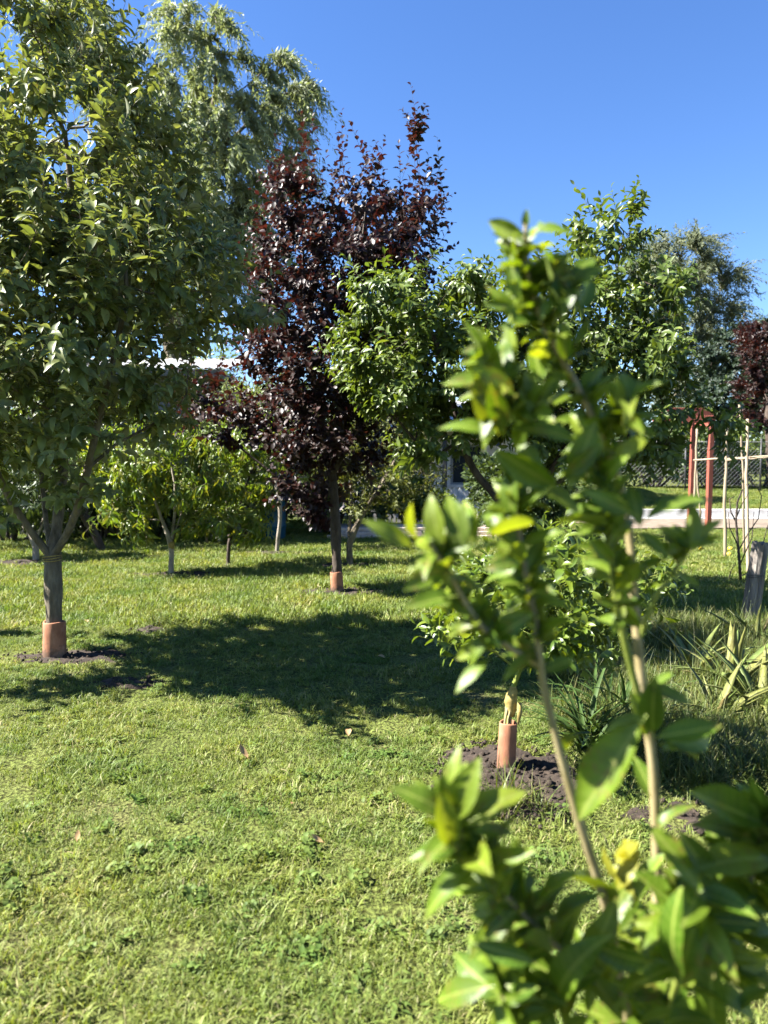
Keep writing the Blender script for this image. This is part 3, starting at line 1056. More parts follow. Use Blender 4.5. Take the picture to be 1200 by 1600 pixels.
eP = np.array([lq(x, y, dy) for x, y, dy in [(470, 270, 0), (480, 265, .2), (530, 290, .3), (575, 290, 0), (585, 290, .2), (650, 280, .3), (652, 240, .3), (690, 320, .3), (655, 300, .2), (700, 330, .2), (600, 300, 0), (535, 260, 0.2), (655, 225, .3), (648, 250, .3), (490, 250, .1), (480, 240, 0), (578, 270, .1), (695, 310, .3), (540, 270, .3), (625, 290, .1)]])
eD = norm(rs0.normal(0, 0.2, (len(eP), 3)) + UP)
eL = rs0.uniform(0.35, 0.6, len(eP))
make_tree('purple_plum_tree', b, 'dark purple leaved plum tree with clay sleeve, standing beyond the big lawn shadow', 'tree', blobs, PY_, limbs, M_PURPLE, M_BARK_D, LV_PURPLE, 32,
          n_attr=1100, step=0.14, kill=0.2, infl=0.9, r_tip=0.003, r_base=0.055, shoots=1750, K=11, L=(0.22, 0.46), size=(0.072, 0.108), angle=(45, 75), bend=0.1, grav=0.2, upness=0.6, extra=(eP, eD, eL))

# ---- green fruiting plum behind the young orange tree
LV_PLUM = variants(6, 4, 0.42, 0.8, 0.9, (0.2, 0.6), (0.1, 0.6), 23, wave=0.015)
b = ground_at(812, 955)
GYY = b[1]
lq = lambda px, py, dy=0: loc(px, py, GYY + dy, b)
trunk = [np.array([0, 0, -0.05]), np.array([0, 0, 0.25]), lq(812, 880), lq(810, 840), lq(806, 800)]
limbs = [(trunk, -1), ([lq(770, 770, 0.05), lq(735, 740, 0.1), lq(715, 690, 0.1), lq(710, 620, 0.1), lq(690, 550, 0.05), lq(665, 480, 0)], 4), ([lq(810, 730, -0.1), lq(820, 640, -0.2), lq(830, 560, -0.2)], 4),
         ([lq(850, 760, 0.1), lq(895, 690, 0.15), lq(925, 610, 0.15), lq(945, 520, 0.1), lq(965, 420, 0), lq(985, 340, 0)], 4), ([lq(690, 730, 0.0), lq(650, 690, -0.1), lq(610, 650, -0.2)], 7),
         ([lq(900, 730, 0.0), lq(980, 690, -0.1), lq(1050, 670, -0.2), lq(1110, 655, -0.3)], 4)]
blobs = [(615, 475, 75, 50, 0, 0.8), (600, 560, 75, 70, 0, 0.9), (630, 625, 75, 45, 0, 0.7), (735, 490, 60, 60, 0, 0.8), (760, 600, 70, 80, 0, 0.9), (1000, 480, 55, 45, 0, 0.7), (985, 580, 75, 60, 0, 0.8),
         (1010, 650, 60, 35, 0, 0.7), (925, 355, 32, 35, 0, 0.35), (985, 350, 16, 40, 0, 0.25), (960, 430, 50, 40, 0, 0.6), (860, 560, 90, 110, 0, 1.0), (1075, 668, 65, 20, -0.25, 0.3), (1050, 700, 40, 22, -0.1, 0.3), (1010, 700, 55, 35, 0, 0.5),
         (880, 690, 90, 50, 0, 0.9), (860, 450, 60, 40, 0, 0.5), (560, 520, 30, 40, 0, 0.4), (690, 550, 65, 85, 0, 0.8), (810, 640, 80, 60, 0, 0.8), (670, 660, 60, 40, 0.1, 0.6), (735, 690, 35, 22, 0, 0.4), (650, 715, 35, 25, 0.1, 0.4)]
eP = np.array([lq(x, y, dy) for x, y, dy in [(985, 345, 0), (990, 340, 0), (925, 345, 0), (940, 350, .1), (905, 370, 0), (960, 400, 0), (600, 440, 0), (740, 440, 0), (1100, 655, -.3), (1080, 660, -.3)]])
eD = norm(rs0.normal(0, 0.25, (len(eP), 3)) + UP)
eD[-2:] = norm(np.array([[1, -0.2, 0.1], [0.9, 0.2, -0.1]]))
eL = rs0.uniform(0.25, 0.4, len(eP))
gplum, gcrown, gN, glp = make_tree('fruiting_plum_tree', b, 'broad green plum tree hung with small green fruit behind the young orange tree', 'tree', blobs, GYY, limbs, M_PLUM, M_BARK_D, LV_PLUM, 33,
                                   n_attr=1000, step=0.13, kill=0.2, infl=0.9, r_tip=0.003, r_base=0.06, shoots=1900, K=11, L=(0.2, 0.38), size=(0.09, 0.135), angle=(42, 75), bend=0.0, grav=0.38, upness=0.35, extra=(eP, eD, eL))
sph_v, sph_f = None, None


def ball_mesh(name, mat, seed, sq=0.95, dent=0.12):
    nr, na = 9, 14
    rs = np.random.default_rng(seed)
    V = []
    for i in range(nr + 1):
        th = math.pi * i / nr
        for k in range(na):
            ph = 2 * math.pi * k / na
            r = 1 + 0.03 * math.sin(2 * ph + seed) - dent * max(0, 1 - th / 0.5) ** 2
            V.append((r * math.sin(th) * math.cos(ph), r * math.sin(th) * math.sin(ph), sq * r * math.cos(th)))
    F = [(i * na + k, i * na + na + k, i * na + na + (k + 1) % na, i * na + (k + 1) % na) for i in range(nr) for k in range(na)]
    return np_mesh(name, np.array(V), np.array(F), mat)


fm = ball_mesh('fruit', M_FRUIT, 2)
for (x, y, dy) in [(1003, 444, -.5), (992, 452, -.45), (1020, 432, -.4), (966, 575, -.6), (975, 560, -.6), (1042, 530, -.5), (985, 318, 0), (1026, 575, -.5), (1000, 592, -.55), (940, 560, -.5), (955, 600, -.6), (1018, 465, -.5)]:
    o = link('fruit', fm, gplum)
    o.location = [float(v) for v in lq(x, y, dy)]
    s = random.uniform(0.021, 0.028)
    o.scale = (s, s, s)
    o.rotation_euler = (random.uniform(-.5, .5), random.uniform(-.5, .5), random.uniform(0, 6))

# ---- orchard trees in the next row
LV_PEACH = variants(6, 5, 0.23, 0.8, 1.0, (0.25, 0.7), (0.35, 1.0), 24, wave=0.012)
LV_SMALL = variants(5, 3, 0.42, 0.8, 0.8, (0.2, 0.6), (0.1, 0.5), 25)
PEACH_KW = dict(n_attr=420, step=0.13, kill=0.22, infl=0.9, r_tip=0.003, K=10, L=(0.22, 0.42), size=(0.13, 0.19), angle=(50, 85), bend=-0.12, grav=0.75, upness=0.3, up=0.8)


def orchard(px, py, label, blobs, lean, mat, bark, vs, seed, r_base, n_obj, fork_py, **kw):
    b = ground_at(px, py)
    d = b[1]
    top = at(px + lean, fork_py, d) - b
    line = [np.array([0, 0, -0.05]) * 1.0, top * 0.15, top * 0.4, top * 0.7, top]
    rs = np.random.default_rng(seed)
    init = [(line, -1)]
    for q in blobs[:3]:
        e = at(q[0], q[1], d + q[4]) - b
        init.append(([top + (e - top) * 0.3 + rs.normal(0, .05, 3), top + (e - top) * 0.6 + rs.normal(0, .06, 3), top + (e - top) * 0.9], 4))
    return make_tree(kw.pop('name'), b, label, 'tree', blobs, d, init, mat, bark, vs, seed, r_base=r_base, n_leaf_obj=n_obj, group='small orchard trees in the next row', **kw)


pe, pc, *_ = orchard(267, 898, 'small peach tree with drooping yellow green leaves and a yellow tie on its bare trunk',
                     [(225, 745, 60, 55, 0, 0.6), (305, 770, 55, 50, 0, 0.5), (262, 695, 65, 40, 0, 0.6), (200, 800, 45, 30, -0.2, 0.5), (170, 720, 40, 50, 0.2, 0.5), (330, 820, 35, 22, -0.1, 0.3), (235, 820, 45, 22, -0.1, 0.4)],
                     2, M_PEACH, M_BARK_P, LV_PEACH, 41, 0.036, 260, 842, name='peach_tree', shoots=430, **PEACH_KW)
t_ = MB()
g = ground_at(267, 898)
zz = (at(268, 852, g[1]) - g)[2]
t_.tube([(0.012, 0, zz - 0.045), (0.012, 0, zz - 0.02), (0.012, 0, zz + 0.02), (0.014, 0, zz + 0.05)], [0.034, 0.042, 0.044, 0.034], 9)
t_.build('tie_cloth', M_TAPE, pe, True)
orchard(356, 884, 'slender peach tree with a thin dark trunk, in front of the blue barrel', [(370, 770, 50, 55, 0, 0.6), (405, 710, 40, 50, 0.1, 0.5), (350, 700, 45, 45, 0.2, 0.5), (390, 820, 35, 22, -0.1, 0.35)],
        2, M_PEACH, M_BARK_D, LV_PEACH, 42, 0.03, 180, 840, name='peach_tree', shoots=260, **PEACH_KW)
SM_KW = dict(n_attr=420, step=0.14, kill=0.22, infl=0.9, r_tip=0.003, K=11, L=(0.25, 0.45), size=(0.06, 0.09), angle=(40, 70), bend=0.05, grav=0.2, upness=0.5)
orchard(547, 886, 'small fine leaved fruit tree with short thick trunk just behind the purple plum', [(610, 740, 75, 55, 0.2, 0.9), (545, 720, 55, 60, 0.4, 0.7), (640, 690, 38, 40, 0.5, 0.6), (600, 670, 60, 50, 0.4, 0.7), (575, 790, 50, 25, 0.2, 0.5)],
        -2, M_OLIVE, M_BARK, LV_SMALL, 43, 0.045, 0, 838, name='fruit_tree', shoots=620, **SM_KW)
orchard(162, 862, 'fruit tree with a dark trunk leaning towards the apple tree', [(90, 720, 90, 70, 0.3, 0.9), (140, 650, 80, 60, 0.5, 0.9), (30, 680, 70, 70, 0.5, 0.9), (90, 790, 60, 25, 0.2, 0.5)],
        -28, M_PLUM, M_BARK_D, LV_PEACH, 44, 0.07, 60, 805, name='fruit_tree', shoots=420, **PEACH_KW)
orchard(56, 876, 'low tree with a cloth tied round its stub of trunk, behind the apple tree fork', [(30, 790, 55, 40, 0, 0.6), (75, 770, 45, 40, 0.2, 0.5), (0, 760, 60, 50, 0.2, 0.6)],
        0, M_HEDGE, M_BARK_P, LV_PEACH, 45, 0.05, 60, 842, name='fruit_tree', shoots=230, **PEACH_KW)
orchard(432, 862, 'young tree with a thin pale leaning trunk, left of the purple plum trunk', [(430, 700, 50, 45, 0.2, 0.7), (470, 720, 40, 40, 0.5, 0.6), (400, 650, 60, 50, 0.6, 0.8), (450, 640, 50, 50, 0.6, 0.8)],
        9, M_SHRUB, M_BARK_P, LV_SMALL, 46, 0.035, 0, 782, name='fruit_tree', shoots=460, **SM_KW)

# ---- big trees beyond the garden
LV_FAR = variants(4, 2, 0.24, 0.7, 0.8, (0.2, 0.5), (0.1, 0.5), 26, petiole=0)
LV_FARB = variants(4, 2, 0.55, 0.7, 0.7, (0.2, 0.5), (0.1, 0.5), 27, petiole=0)


def far_tree(name, label, depth, px_base, blobs, mat, bark, vs, seed, hang, shoots, K, L, size, n_attr=500, r_base=0.3, group=None, upness=0.2, angle=(25, 55), grav=0.3, step=0.55, cat='tree'):
    b = at(px_base, 740, depth)
    b = np.array([b[0], b[1], float(terrace_z(b[1])) if b[0] > 7.3 and b[1] > 21.75 else 0.0])
    lo = max(blobs, key=lambda q: q[1])
    e = at(lo[0], lo[1], depth) - b
    init = [([np.array([0, 0, -0.2]), e * 0.35 * np.array([0.4, 0.4, 1]), e * 0.7 * np.array([0.7, 0.7, 1]), e], -1)]
    return make_tree(name, b, label, cat, blobs, depth, init, mat, bark, vs, seed, n_attr=n_attr, step=step, kill=step * 1.5, infl=6.0, iters=80, r_tip=0.02, r_base=r_base, shoots=shoots, K=K, L=L, size=size,
                     angle=angle, bend=hang, grav=grav, upness=upness, n_leaf_obj=0, stem_r=0.008, thin_r=0.12, group=group, min_r=0.0, stem_mesh=False)


far_tree('willow_tree', 'tall pale green willow rising behind the apple tree against the sky', 23, 300,
         [(290, 120, 60, 110, 0, 2.0), (328, 50, 30, 55, 0, 1.0), (435, 95, 30, 40, 0, 1.0), (425, 150, 62, 70, 0, 1.6), (400, 230, 80, 90, 0, 2.2), (310, 260, 90, 120, 0, 2.4), (370, 350, 80, 80, 0, 2.2), (215, 200, 40, 60, 0, 1.4), (130, 60, 60, 70, 0, 1.6), (250, 400, 110, 110, 0, 2.4), (80, 20, 30, 40, 0, 0.8)],
         M_WILLOW, M_BARK, LV_FAR, 51, -1.05, 3900, 24, (0.7, 1.5), (0.18, 0.30), n_attr=900, r_base=0.38, upness=0.5, group='tall trees beyond the garden')
far_tree('gum_tree', 'rounded grey green tree standing alone against the sky beyond the fence', 40, 1065,
         [(1050, 420, 50, 50, 0, 2.4), (1085, 400, 40, 40, 0, 2), (1110, 460, 45, 50, 0, 2.2), (1040, 500, 55, 50, 0, 2.4), (1090, 540, 60, 50, 0, 2.4), (1010, 430, 30, 30, 0, 1.5), (1140, 470, 18, 25, 0, 1), (1060, 600, 60, 40, 0, 2.2)],
         M_GUM, M_BARK_P, LV_FAR, 52, -0.4, 2200, 18, (0.9, 1.9), (0.22, 0.36), n_attr=500, r_base=0.35, group='tall trees beyond the garden')
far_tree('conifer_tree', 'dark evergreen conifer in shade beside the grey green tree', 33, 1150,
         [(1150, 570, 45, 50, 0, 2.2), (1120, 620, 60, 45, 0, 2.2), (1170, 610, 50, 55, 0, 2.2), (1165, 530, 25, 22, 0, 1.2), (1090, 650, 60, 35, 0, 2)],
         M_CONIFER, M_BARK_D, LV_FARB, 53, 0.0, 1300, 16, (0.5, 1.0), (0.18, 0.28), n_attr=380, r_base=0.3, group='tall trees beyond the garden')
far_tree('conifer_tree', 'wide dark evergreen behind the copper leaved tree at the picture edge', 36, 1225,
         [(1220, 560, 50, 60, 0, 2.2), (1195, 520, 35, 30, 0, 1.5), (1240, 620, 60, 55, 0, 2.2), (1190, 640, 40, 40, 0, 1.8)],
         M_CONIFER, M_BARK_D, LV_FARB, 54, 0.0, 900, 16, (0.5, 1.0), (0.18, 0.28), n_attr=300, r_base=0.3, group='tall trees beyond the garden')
far_tree('copper_tree', 'copper purple leaved tree at the picture edge behind the wire fence', 27.5, 1210,
         [(1195, 540, 32, 40, 0, 1.2), (1205, 600, 42, 50, 0, 1.4), (1200, 660, 38, 35, 0, 1.2), (1235, 560, 40, 50, 0, 1.2)],
         M_PURPLE, M_BARK_D, LV_FARB, 55, 0.0, 800, 14, (0.4, 0.8), (0.14, 0.22), n_attr=260, r_base=0.2, group='tall trees beyond the garden')


def shrub(name, label, px, depth, w, h, mat, seed, n=5200, size=(0.09, 0.16), ry=None, group='shrubs along the garden boundary', z0=0.0, lobes=7, vs=None, cat='shrub'):
    """Bushy shrub: several stems and a lobed mass of leaves."""
    rs = np.random.default_rng(seed)
    b = at(px, 740, depth)
    b = np.array([b[0], b[1], z0])
    ry = ry or w * 0.45
    root = tag(empty(name, b), label, cat, group)
    ctrs = [np.array([rs.uniform(-0.32, 0.32) * w, rs.uniform(-0.3, 0.3) * ry * 2, h * rs.uniform(0.25, 0.72)]) for _ in range(lobes)]
    rad = [np.array([w * rs.uniform(0.2, 0.3), ry * rs.uniform(0.45, 0.7), h * rs.uniform(0.22, 0.32)]) for _ in range(lobes)]
    P, Nn = [], []
    for c, r in zip(ctrs, rad):
        v = norm(rs.normal(size=(n // lobes, 3)))
        q = rs.uniform(0.35, 1, (len(v), 1)) ** 0.5
        bump_ = 1 + 0.25 * (vnoise(v[:, 0] * 3 + v[:, 2] * 2, v[:, 1] * 3, 0.7, seed)[:, None] - 0.5)
        P.append(c + v * r * q * bump_)
        Nn.append(v)
    P, Nn = np.concatenate(P), np.concatenate(Nn)
    P[:, 2] = np.abs(P[:, 2]) + 0.03
    D = norm(Nn + rs.normal(0, 0.6, P.shape) + np.array([0, 0, 0.15]))
    N = norm(Nn * 0.5 + UP * 0.7 + rs.normal(0, 0.4, P.shape))
    V, F, U, rn = place_leaves(vs or LV_FARB, P, D, N, rs.uniform(size[0], size[1], len(P)), rs)
    crown = link('crown', np_mesh('crown', V, F, mat, {'rnd': rn}, U), root)
    crown['kind'] = 'stuff'
    parts = [tube_arrays(np.array([[c[0] * 0.15, c[1] * 0.15, -0.05], [c[0] * 0.4, c[1] * 0.4, c[2] * 0.5], c]), np.array([0.035, 0.025, 0.008]) * h / 2, 6) for c in ctrs]
    V, F = cat_arrays(parts)
    link('trunk', np_mesh('trunk', V, F, M_BARK_D), root)
    return root


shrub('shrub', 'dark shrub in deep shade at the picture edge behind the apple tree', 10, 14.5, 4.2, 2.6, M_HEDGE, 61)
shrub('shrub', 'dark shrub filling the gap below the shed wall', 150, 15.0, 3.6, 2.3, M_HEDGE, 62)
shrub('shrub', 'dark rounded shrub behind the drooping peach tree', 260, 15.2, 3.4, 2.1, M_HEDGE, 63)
shrub('shrub', 'bright yellow green bush top showing just above the pale shed roof', 320, 20, 3.2, 5.3, M_SHRUB, 64)
shrub('shrub', 'grey green fine leaved bush beside the shed wall', 378, 14.5, 1.7, 3.9, M_GUM, 65)
shrub('shrub', 'bright green bush seen between the purple plum branches', 425, 15.5, 2.6, 3.6, M_SHRUB, 66)
shrub('shrub', 'tall dark bush behind the purple plum trunk', 515, 17, 3.2, 4.0, M_HEDGE, 67)
shrub('shrub', 'mid green bush seen low between the purple plum and the green plum', 590, 18.5, 2.6, 3.0, M_OLIVE, 74)
shrub('shrub', 'light green bush in front of the white house wall', 640, 17.8, 1.9, 1.5, M_SHRUB, 68)
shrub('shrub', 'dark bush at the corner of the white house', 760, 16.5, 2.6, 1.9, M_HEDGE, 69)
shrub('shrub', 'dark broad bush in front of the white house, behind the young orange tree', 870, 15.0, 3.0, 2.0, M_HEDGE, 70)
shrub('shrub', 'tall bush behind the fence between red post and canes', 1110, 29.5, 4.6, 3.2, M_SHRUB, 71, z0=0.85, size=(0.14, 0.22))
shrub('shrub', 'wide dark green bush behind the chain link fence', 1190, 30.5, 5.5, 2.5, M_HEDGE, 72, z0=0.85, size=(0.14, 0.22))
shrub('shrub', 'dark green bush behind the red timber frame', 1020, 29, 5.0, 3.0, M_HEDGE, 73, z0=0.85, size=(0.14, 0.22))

# far belt of trees that closes the horizon
rs = np.random.default_rng(77)
nb = 26000
th = rs.uniform(-0.95, 0.95, nb)
rr = rs.uniform(70, 80, nb)
hh = 3.2 + 3.0 * vnoise(th * 60, th * 0, 2.3, 5) + 1.5 * vnoise(th * 60, th * 0, 0.7, 6)
P = np.stack([np.sin(th) * rr, np.cos(th) * rr, hh * rs.uniform(0, 1, nb) ** 0.7 + 0.3], -1)
V, F, U, rn = place_leaves(LV_FARB, P, norm(rs.normal(size=P.shape)), norm(rs.normal(size=P.shape) + UP), rs.uniform(0.5, 0.9, nb), rs)
tag(link('tree_line', np_mesh('tree_line', V, F, M_HEDGE, {'rnd': rn}, U)), 'far belt of dark trees along the horizon', 'tree line', kind='stuff')

# ------------------------------------------------------------------ buildings and fences
# shed on the left
shed_o = at(190, 740, 16.2)
sh = tag(empty('garden_shed', (shed_o[0], shed_o[1], 0)), 'grey board shed with pale metal roof behind the apple tree', 'shed')
W2, H0 = 2.25, 3.55
nb_ = 17
bh = H0 / nb_
for k in range(nb_):
    MB().box((-W2, -0.03, k * bh + 0.004), (W2, 0.0, (k + 1) * bh - 0.004), Matrix.Rotation(0.0, 4, 'X')).build('board', M_BOARD, sh)
    MB().box((W2 - 0.03, 0.02, k * bh + 0.004), (W2, 2.8, (k + 1) * bh - 0.004)).build('board', M_BOARD, sh)
MB().box((-W2 + 0.06, 0.01, 0), (W2 - 0.06, 2.78, H0 - 0.01)).build('wall_core', M_DARKMETAL, sh)
m = MB()
n_c = 90
xs = np.linspace(-W2 - 0.2, W2 + 0.25, n_c)
zc = 0.018 * np.sin(np.arange(n_c) * math.pi / 2)
V = np.concatenate([np.stack([xs, np.full(n_c, -0.45), H0 + 0.03 + zc], -1), np.stack([xs, np.full(n_c, 3.0), H0 + 0.75 + zc], -1), np.stack([xs, np.full(n_c, 3.0), H0 + 0.73 + zc], -1), np.stack([xs, np.full(n_c, -0.45), H0 + 0.01 + zc], -1)])
F = []
for r in range(4):
    for k in range(n_c - 1):
        a0, a1 = r * n_c + k, ((r + 1) % 4) * n_c + k
        F.append((a0, a0 + 1, a1 + 1, a1))
m.add(V, F).build('roof', M_ZINC, sh)
MB().box((-W2 - 0.1, -0.42, H0 - 0.13), (W2 + 0.12, -0.37, H0 + 0.0)).build('fascia', M_BOARD, sh)
# thin leaning pole beside the shed
pl = at(312, 660, 14.2)
m = MB().tube([(0, 0, -0.1), (-0.12, 0.02, 1.4), (-0.3, 0.04, 3.55)], [0.025, 0.023, 0.018], 7)
o = m.build('pole', M_CANE, None, True)
o.location = (pl[0] + 0.12, pl[1], 0)
tag(o, 'thin pale pole leaning in front of the grey shed wall', 'pole')

# white house in the middle distance
HX, HY = -1.6, 25.5
hs = tag(empty('white_house', (HX, HY, 0), -0.5), 'low white house with grey roof showing between the trees', 'house')
m = MB()
wins = [(1.1, 1.0, 2.2, 2.25), (4.2, 1.0, 5.3, 2.25)]
W, H = 6.5, 2.95
# wall with real openings: columns and infill
xs = [0, 1.1, 2.2, 4.2, 5.3, W]
for i in range(5):
    x0, x1 = xs[i], xs[i + 1]
    if i in (1, 3):
        m.box((x0, 0, 0), (x1, 0.2, 1.0)).box((x0, 0, 2.25), (x1, 0.2, H))
    else:
        m.box((x0, 0, 0), (x1, 0.2, H))
m.box((W - 0.2, 0.2, 0), (W, 6, H)).box((0, 0.2, 0), (0.2, 6, H))
m.build('wall', M_HOUSE, hs)
for (x0, z0, x1, z1) in wins:
    f = MB()
    f.box((x0, 0.05, z0), (x0 + 0.07, 0.14, z1)).box((x1 - 0.07, 0.05, z0), (x1, 0.14, z1)).box((x0 + 0.07, 0.05, z0), (x1 - 0.07, 0.14, z0 + 0.07)).box((x0 + 0.07, 0.05, z1 - 0.07), (x1 - 0.07, 0.14, z1))
    f.box(((x0 + x1) / 2 - 0.03, 0.06, z0 + 0.07), ((x0 + x1) / 2 + 0.03, 0.13, z1 - 0.07))
    w = f.build('window', M_GREYROOF, hs)
    MB().box((x0 + 0.07, 0.09, z0 + 0.07), ((x0 + x1) / 2 - 0.03, 0.10, z1 - 0.07)).build('pane', M_GLASS, w)
    MB().box(((x0 + x1) / 2 + 0.03, 0.09, z0 + 0.07), (x1 - 0.07, 0.10, z1 - 0.07)).build('pane', M_GLASS, w)
    MB().box((x0 - 0.06, -0.08, z0 - 0.08), (x1 + 0.06, 0.04, z0 - 0.002)).build('sill', M_WHITE, w)
rf = MB()
rf.add([(-0.3, -1.5, 2.7), (W + 0.3, -1.5, 2.7), (W + 0.3, 3.2, 4.0), (-0.3, 3.2, 4.0), (W + 0.3, 6.4, 3.0), (-0.3, 6.4, 3.0), (-0.3, -1.5, 2.62), (W + 0.3, -1.5, 2.62), (W + 0.3, 3.2, 3.92), (-0.3, 3.2, 3.92), (W + 0.3, 6.4, 2.92), (-0.3, 6.4, 2.92)],
       [(0, 1, 2, 3), (3, 2, 4, 5), (6, 9, 8, 7), (9, 11, 10, 8), (0, 6, 7, 1), (5, 4, 10, 11), (0, 3, 9, 6), (3, 5, 11, 9), (1, 7, 8, 2), (2, 8, 10, 4)])
roof = rf.build('roof', M_GREYROOF, hs)
MB().tube([(-0.3, -1.57, 2.66), (3, -1.57, 2.655), (W + 0.3, -1.57, 2.65)], [0.07] * 3, 10).build('gutter', M_WHITE, roof, True)
for x in (0.3, 2.6, 4.6, 6.3):
    MB().box((x - 0.06, -1.36, 0), (x + 0.06, -1.24, 2.63), bev=0.01).build('verandah_post', M_DARKMETAL, hs)
MB().box((-1.2, -1.5, 0), (W + 0.5, 0, 0.16)).build('verandah_floor', M_PAVER, hs)

# low white picket fence in front of the house
pf = tag(empty('picket_fence', (-0.4, 19.6, 0)), 'low white picket fence in front of the white house', 'fence')
for k in range(34):
    x = k * 0.125
    z = 0.92 + 0.0 * k
    MB().add([(x, 0, 0.05), (x + 0.085, 0, 0.05), (x + 0.085, 0, z), (x + 0.0425, 0, z + 0.07), (x, 0, z), (x, 0.02, 0.05), (x + 0.085, 0.02, 0.05), (x + 0.085, 0.02, z), (x + 0.0425, 0.02, z + 0.07), (x, 0.02, z)],
             [(0, 1, 2, 3, 4), (9, 8, 7, 6, 5), (0, 5, 6, 1), (1, 6, 7, 2), (2, 7, 8, 3), (3, 8, 9, 4), (4, 9, 5, 0)]).build('picket', M_WHITE, pf)
for z in (0.28, 0.72):
    MB().box((-0.03, 0.023, z), (4.3, 0.06, z + 0.08)).build('rail', M_WHITE, pf)
for x in (-0.05, 2.1, 4.25):
    MB().box((x - 0.04, 0.063, 0), (x + 0.04, 0.14, 0.95)).build('post', M_WHITE, pf)

# pale brick edging at the lawn's end
be = ground_at(605, 842)
bk = tag(empty('brick_edging', (be[0], be[1], 0)), 'low pale pink brick step at the end of the lawn', 'brick step')
proto_me = None
for row in range(3):
    for k in range(15):
        x = -1.25 + k * 0.235 + (0.117 if row % 2 else 0)
        y = row * 0.11
        if proto_me is None:
            o = MB().box((0, 0, 0), (0.225, 0.105, 0.07), bev=0.006).build('brick', M_PAVER, bk)
            proto_me = o.data
        else:
            o = link('brick', proto_me, bk)
        o.location = (x, y, 0.0 + row * 0.072 + random.uniform(0, 0.004))
        o.rotation_euler = (0, 0, random.uniform(-0.02, 0.02))
MB().box((-1.2, 0.34, -0.02), (2.2, 1.6, 0.20)).build('paved_top', M_PAVER, bk)

# blue barrel
bb = ground_at(424, 842)
m = MB()
rs_ = [(0, .27), (0.03, .29), (0.25, .30), (0.27, .315), (0.30, .30), (0.6, .30), (0.62, .315), (0.65, .30), (0.86, .285), (0.89, .26), (0.89, .24), (0.87, .235), (0.87, 0.01)]
pts = [(0, 0, z + 0.0001 * i) for i, (z, r) in enumerate(rs_)]
n = 22
V = [(r * math.cos(2 * math.pi * k / n), r * math.sin(2 * math.pi * k / n), z) for z, r in rs_ for k in range(n)]
F = [(i * n + k, i * n + (k + 1) % n, i * n + n + (k + 1) % n, i * n + n + k) for i in range(len(rs_) - 1) for k in range(n)]
barrel = tag(empty('barrel', (bb[0], bb[1], 0)), 'dark blue plastic barrel in shade behind the peach trees', 'barrel')
MB().add(V, F).build('body', M_BLUE, barrel, True)
MB().tube([(0.12, 0, 0.868), (0.12, 0, 0.905)], [0.035, 0.035], 12).build('bung_cap', M_DARKMETAL, barrel)

# white retaining wall
wl_ = tag(empty('retaining_wall', (7.2, 21.55, 0)), 'low white wall edging the raised lawn beyond the earth path', 'wall')
for k in range(12):
    MB().box((k * 2.0 + 0.004, 0, 0.0), (k * 2.0 + 1.996, 0.2, 0.31), bev=0.012).build('block', M_WHITE, wl_)
MB().box((0, -0.22, 0), (24, -0.003, 0.07), bev=0.01).build('plinth', M_WHITE, wl_)

# red timber frame
rp = ground_at(1106, 828)
fr_ = tag(empty('timber_frame', (rp[0], rp[1], 0)), 'red painted timber frame with two posts and a crossbeam before the fence', 'timber frame')
lr = lambda px, py, dy=0: at(px, py, rp[1] + dy) - np.array([rp[0], rp[1], 0])
top = lr(1112, 655)


def beam(p0, p1, w, h, name, par, mat=M_RED, bev=0.008):
    p0, p1 = Vector([float(v) for v in p0]), Vector([float(v) for v in p1])
    d = p1 - p0
    q = d.to_track_quat('Z', 'Y').to_matrix().to_4x4()
    q.translation = p0
    return MB().box((-w / 2, -h / 2, 0), (w / 2, h / 2, d.length), q, bev).build(name, mat, par)


beam((0, 0, -0.1), top + np.array([0, 0, 0.0]), 0.13, 0.11, 'post', fr_)
p2 = lr(1078, 815, 1.6)
p2[2] = -0.1
beam(p2, lr(1085, 636, 1.6), 0.13, 0.11, 'post', fr_)
beam(lr(1020, 657, 0.1), lr(1117, 655, -0.02) + np.array([0, -0.02, 0.0]), 0.07, 0.17, 'crossbeam', fr_)
beam(lr(1030, 644, 1.5), lr(1100, 644, 1.5), 0.06, 0.22, 'crossbeam', fr_)
cap = lr(1104, 645, 0.9)
MB().add([(cap[0] - 0.3, cap[1], cap[2] - 0.1), (cap[0] + 0.05, cap[1], cap[2] - 0.11), (cap[0] + 0.24, cap[1], cap[2] - 0.06), (cap[0] + 0.05, cap[1], cap[2] + 0.05), (cap[0] - 0.3, cap[1], cap[2] + 0.10),
          (cap[0] - 0.3, cap[1] + 0.05, cap[2] - 0.1), (cap[0] + 0.05, cap[1] + 0.05, cap[2] - 0.11), (cap[0] + 0.24, cap[1] + 0.05, cap[2] - 0.06), (cap[0] + 0.05, cap[1] + 0.05, cap[2] + 0.05), (cap[0] - 0.3, cap[1] + 0.05, cap[2] + 0.10)],
         [(0, 1, 2, 3, 4), (9, 8, 7, 6, 5), (0, 5, 6, 1), (1, 6, 7, 2), (2, 7, 8, 3), (3, 8, 9, 4), (4, 9, 5, 0)]).build('shaped_end_board', M_RED, fr_)
beam(top + np.array([0, 0.05, -0.12]), lr(1085, 660, 1.6) + np.array([0, -0.08, 0]), 0.07, 0.12, 'side_rail', fr_)

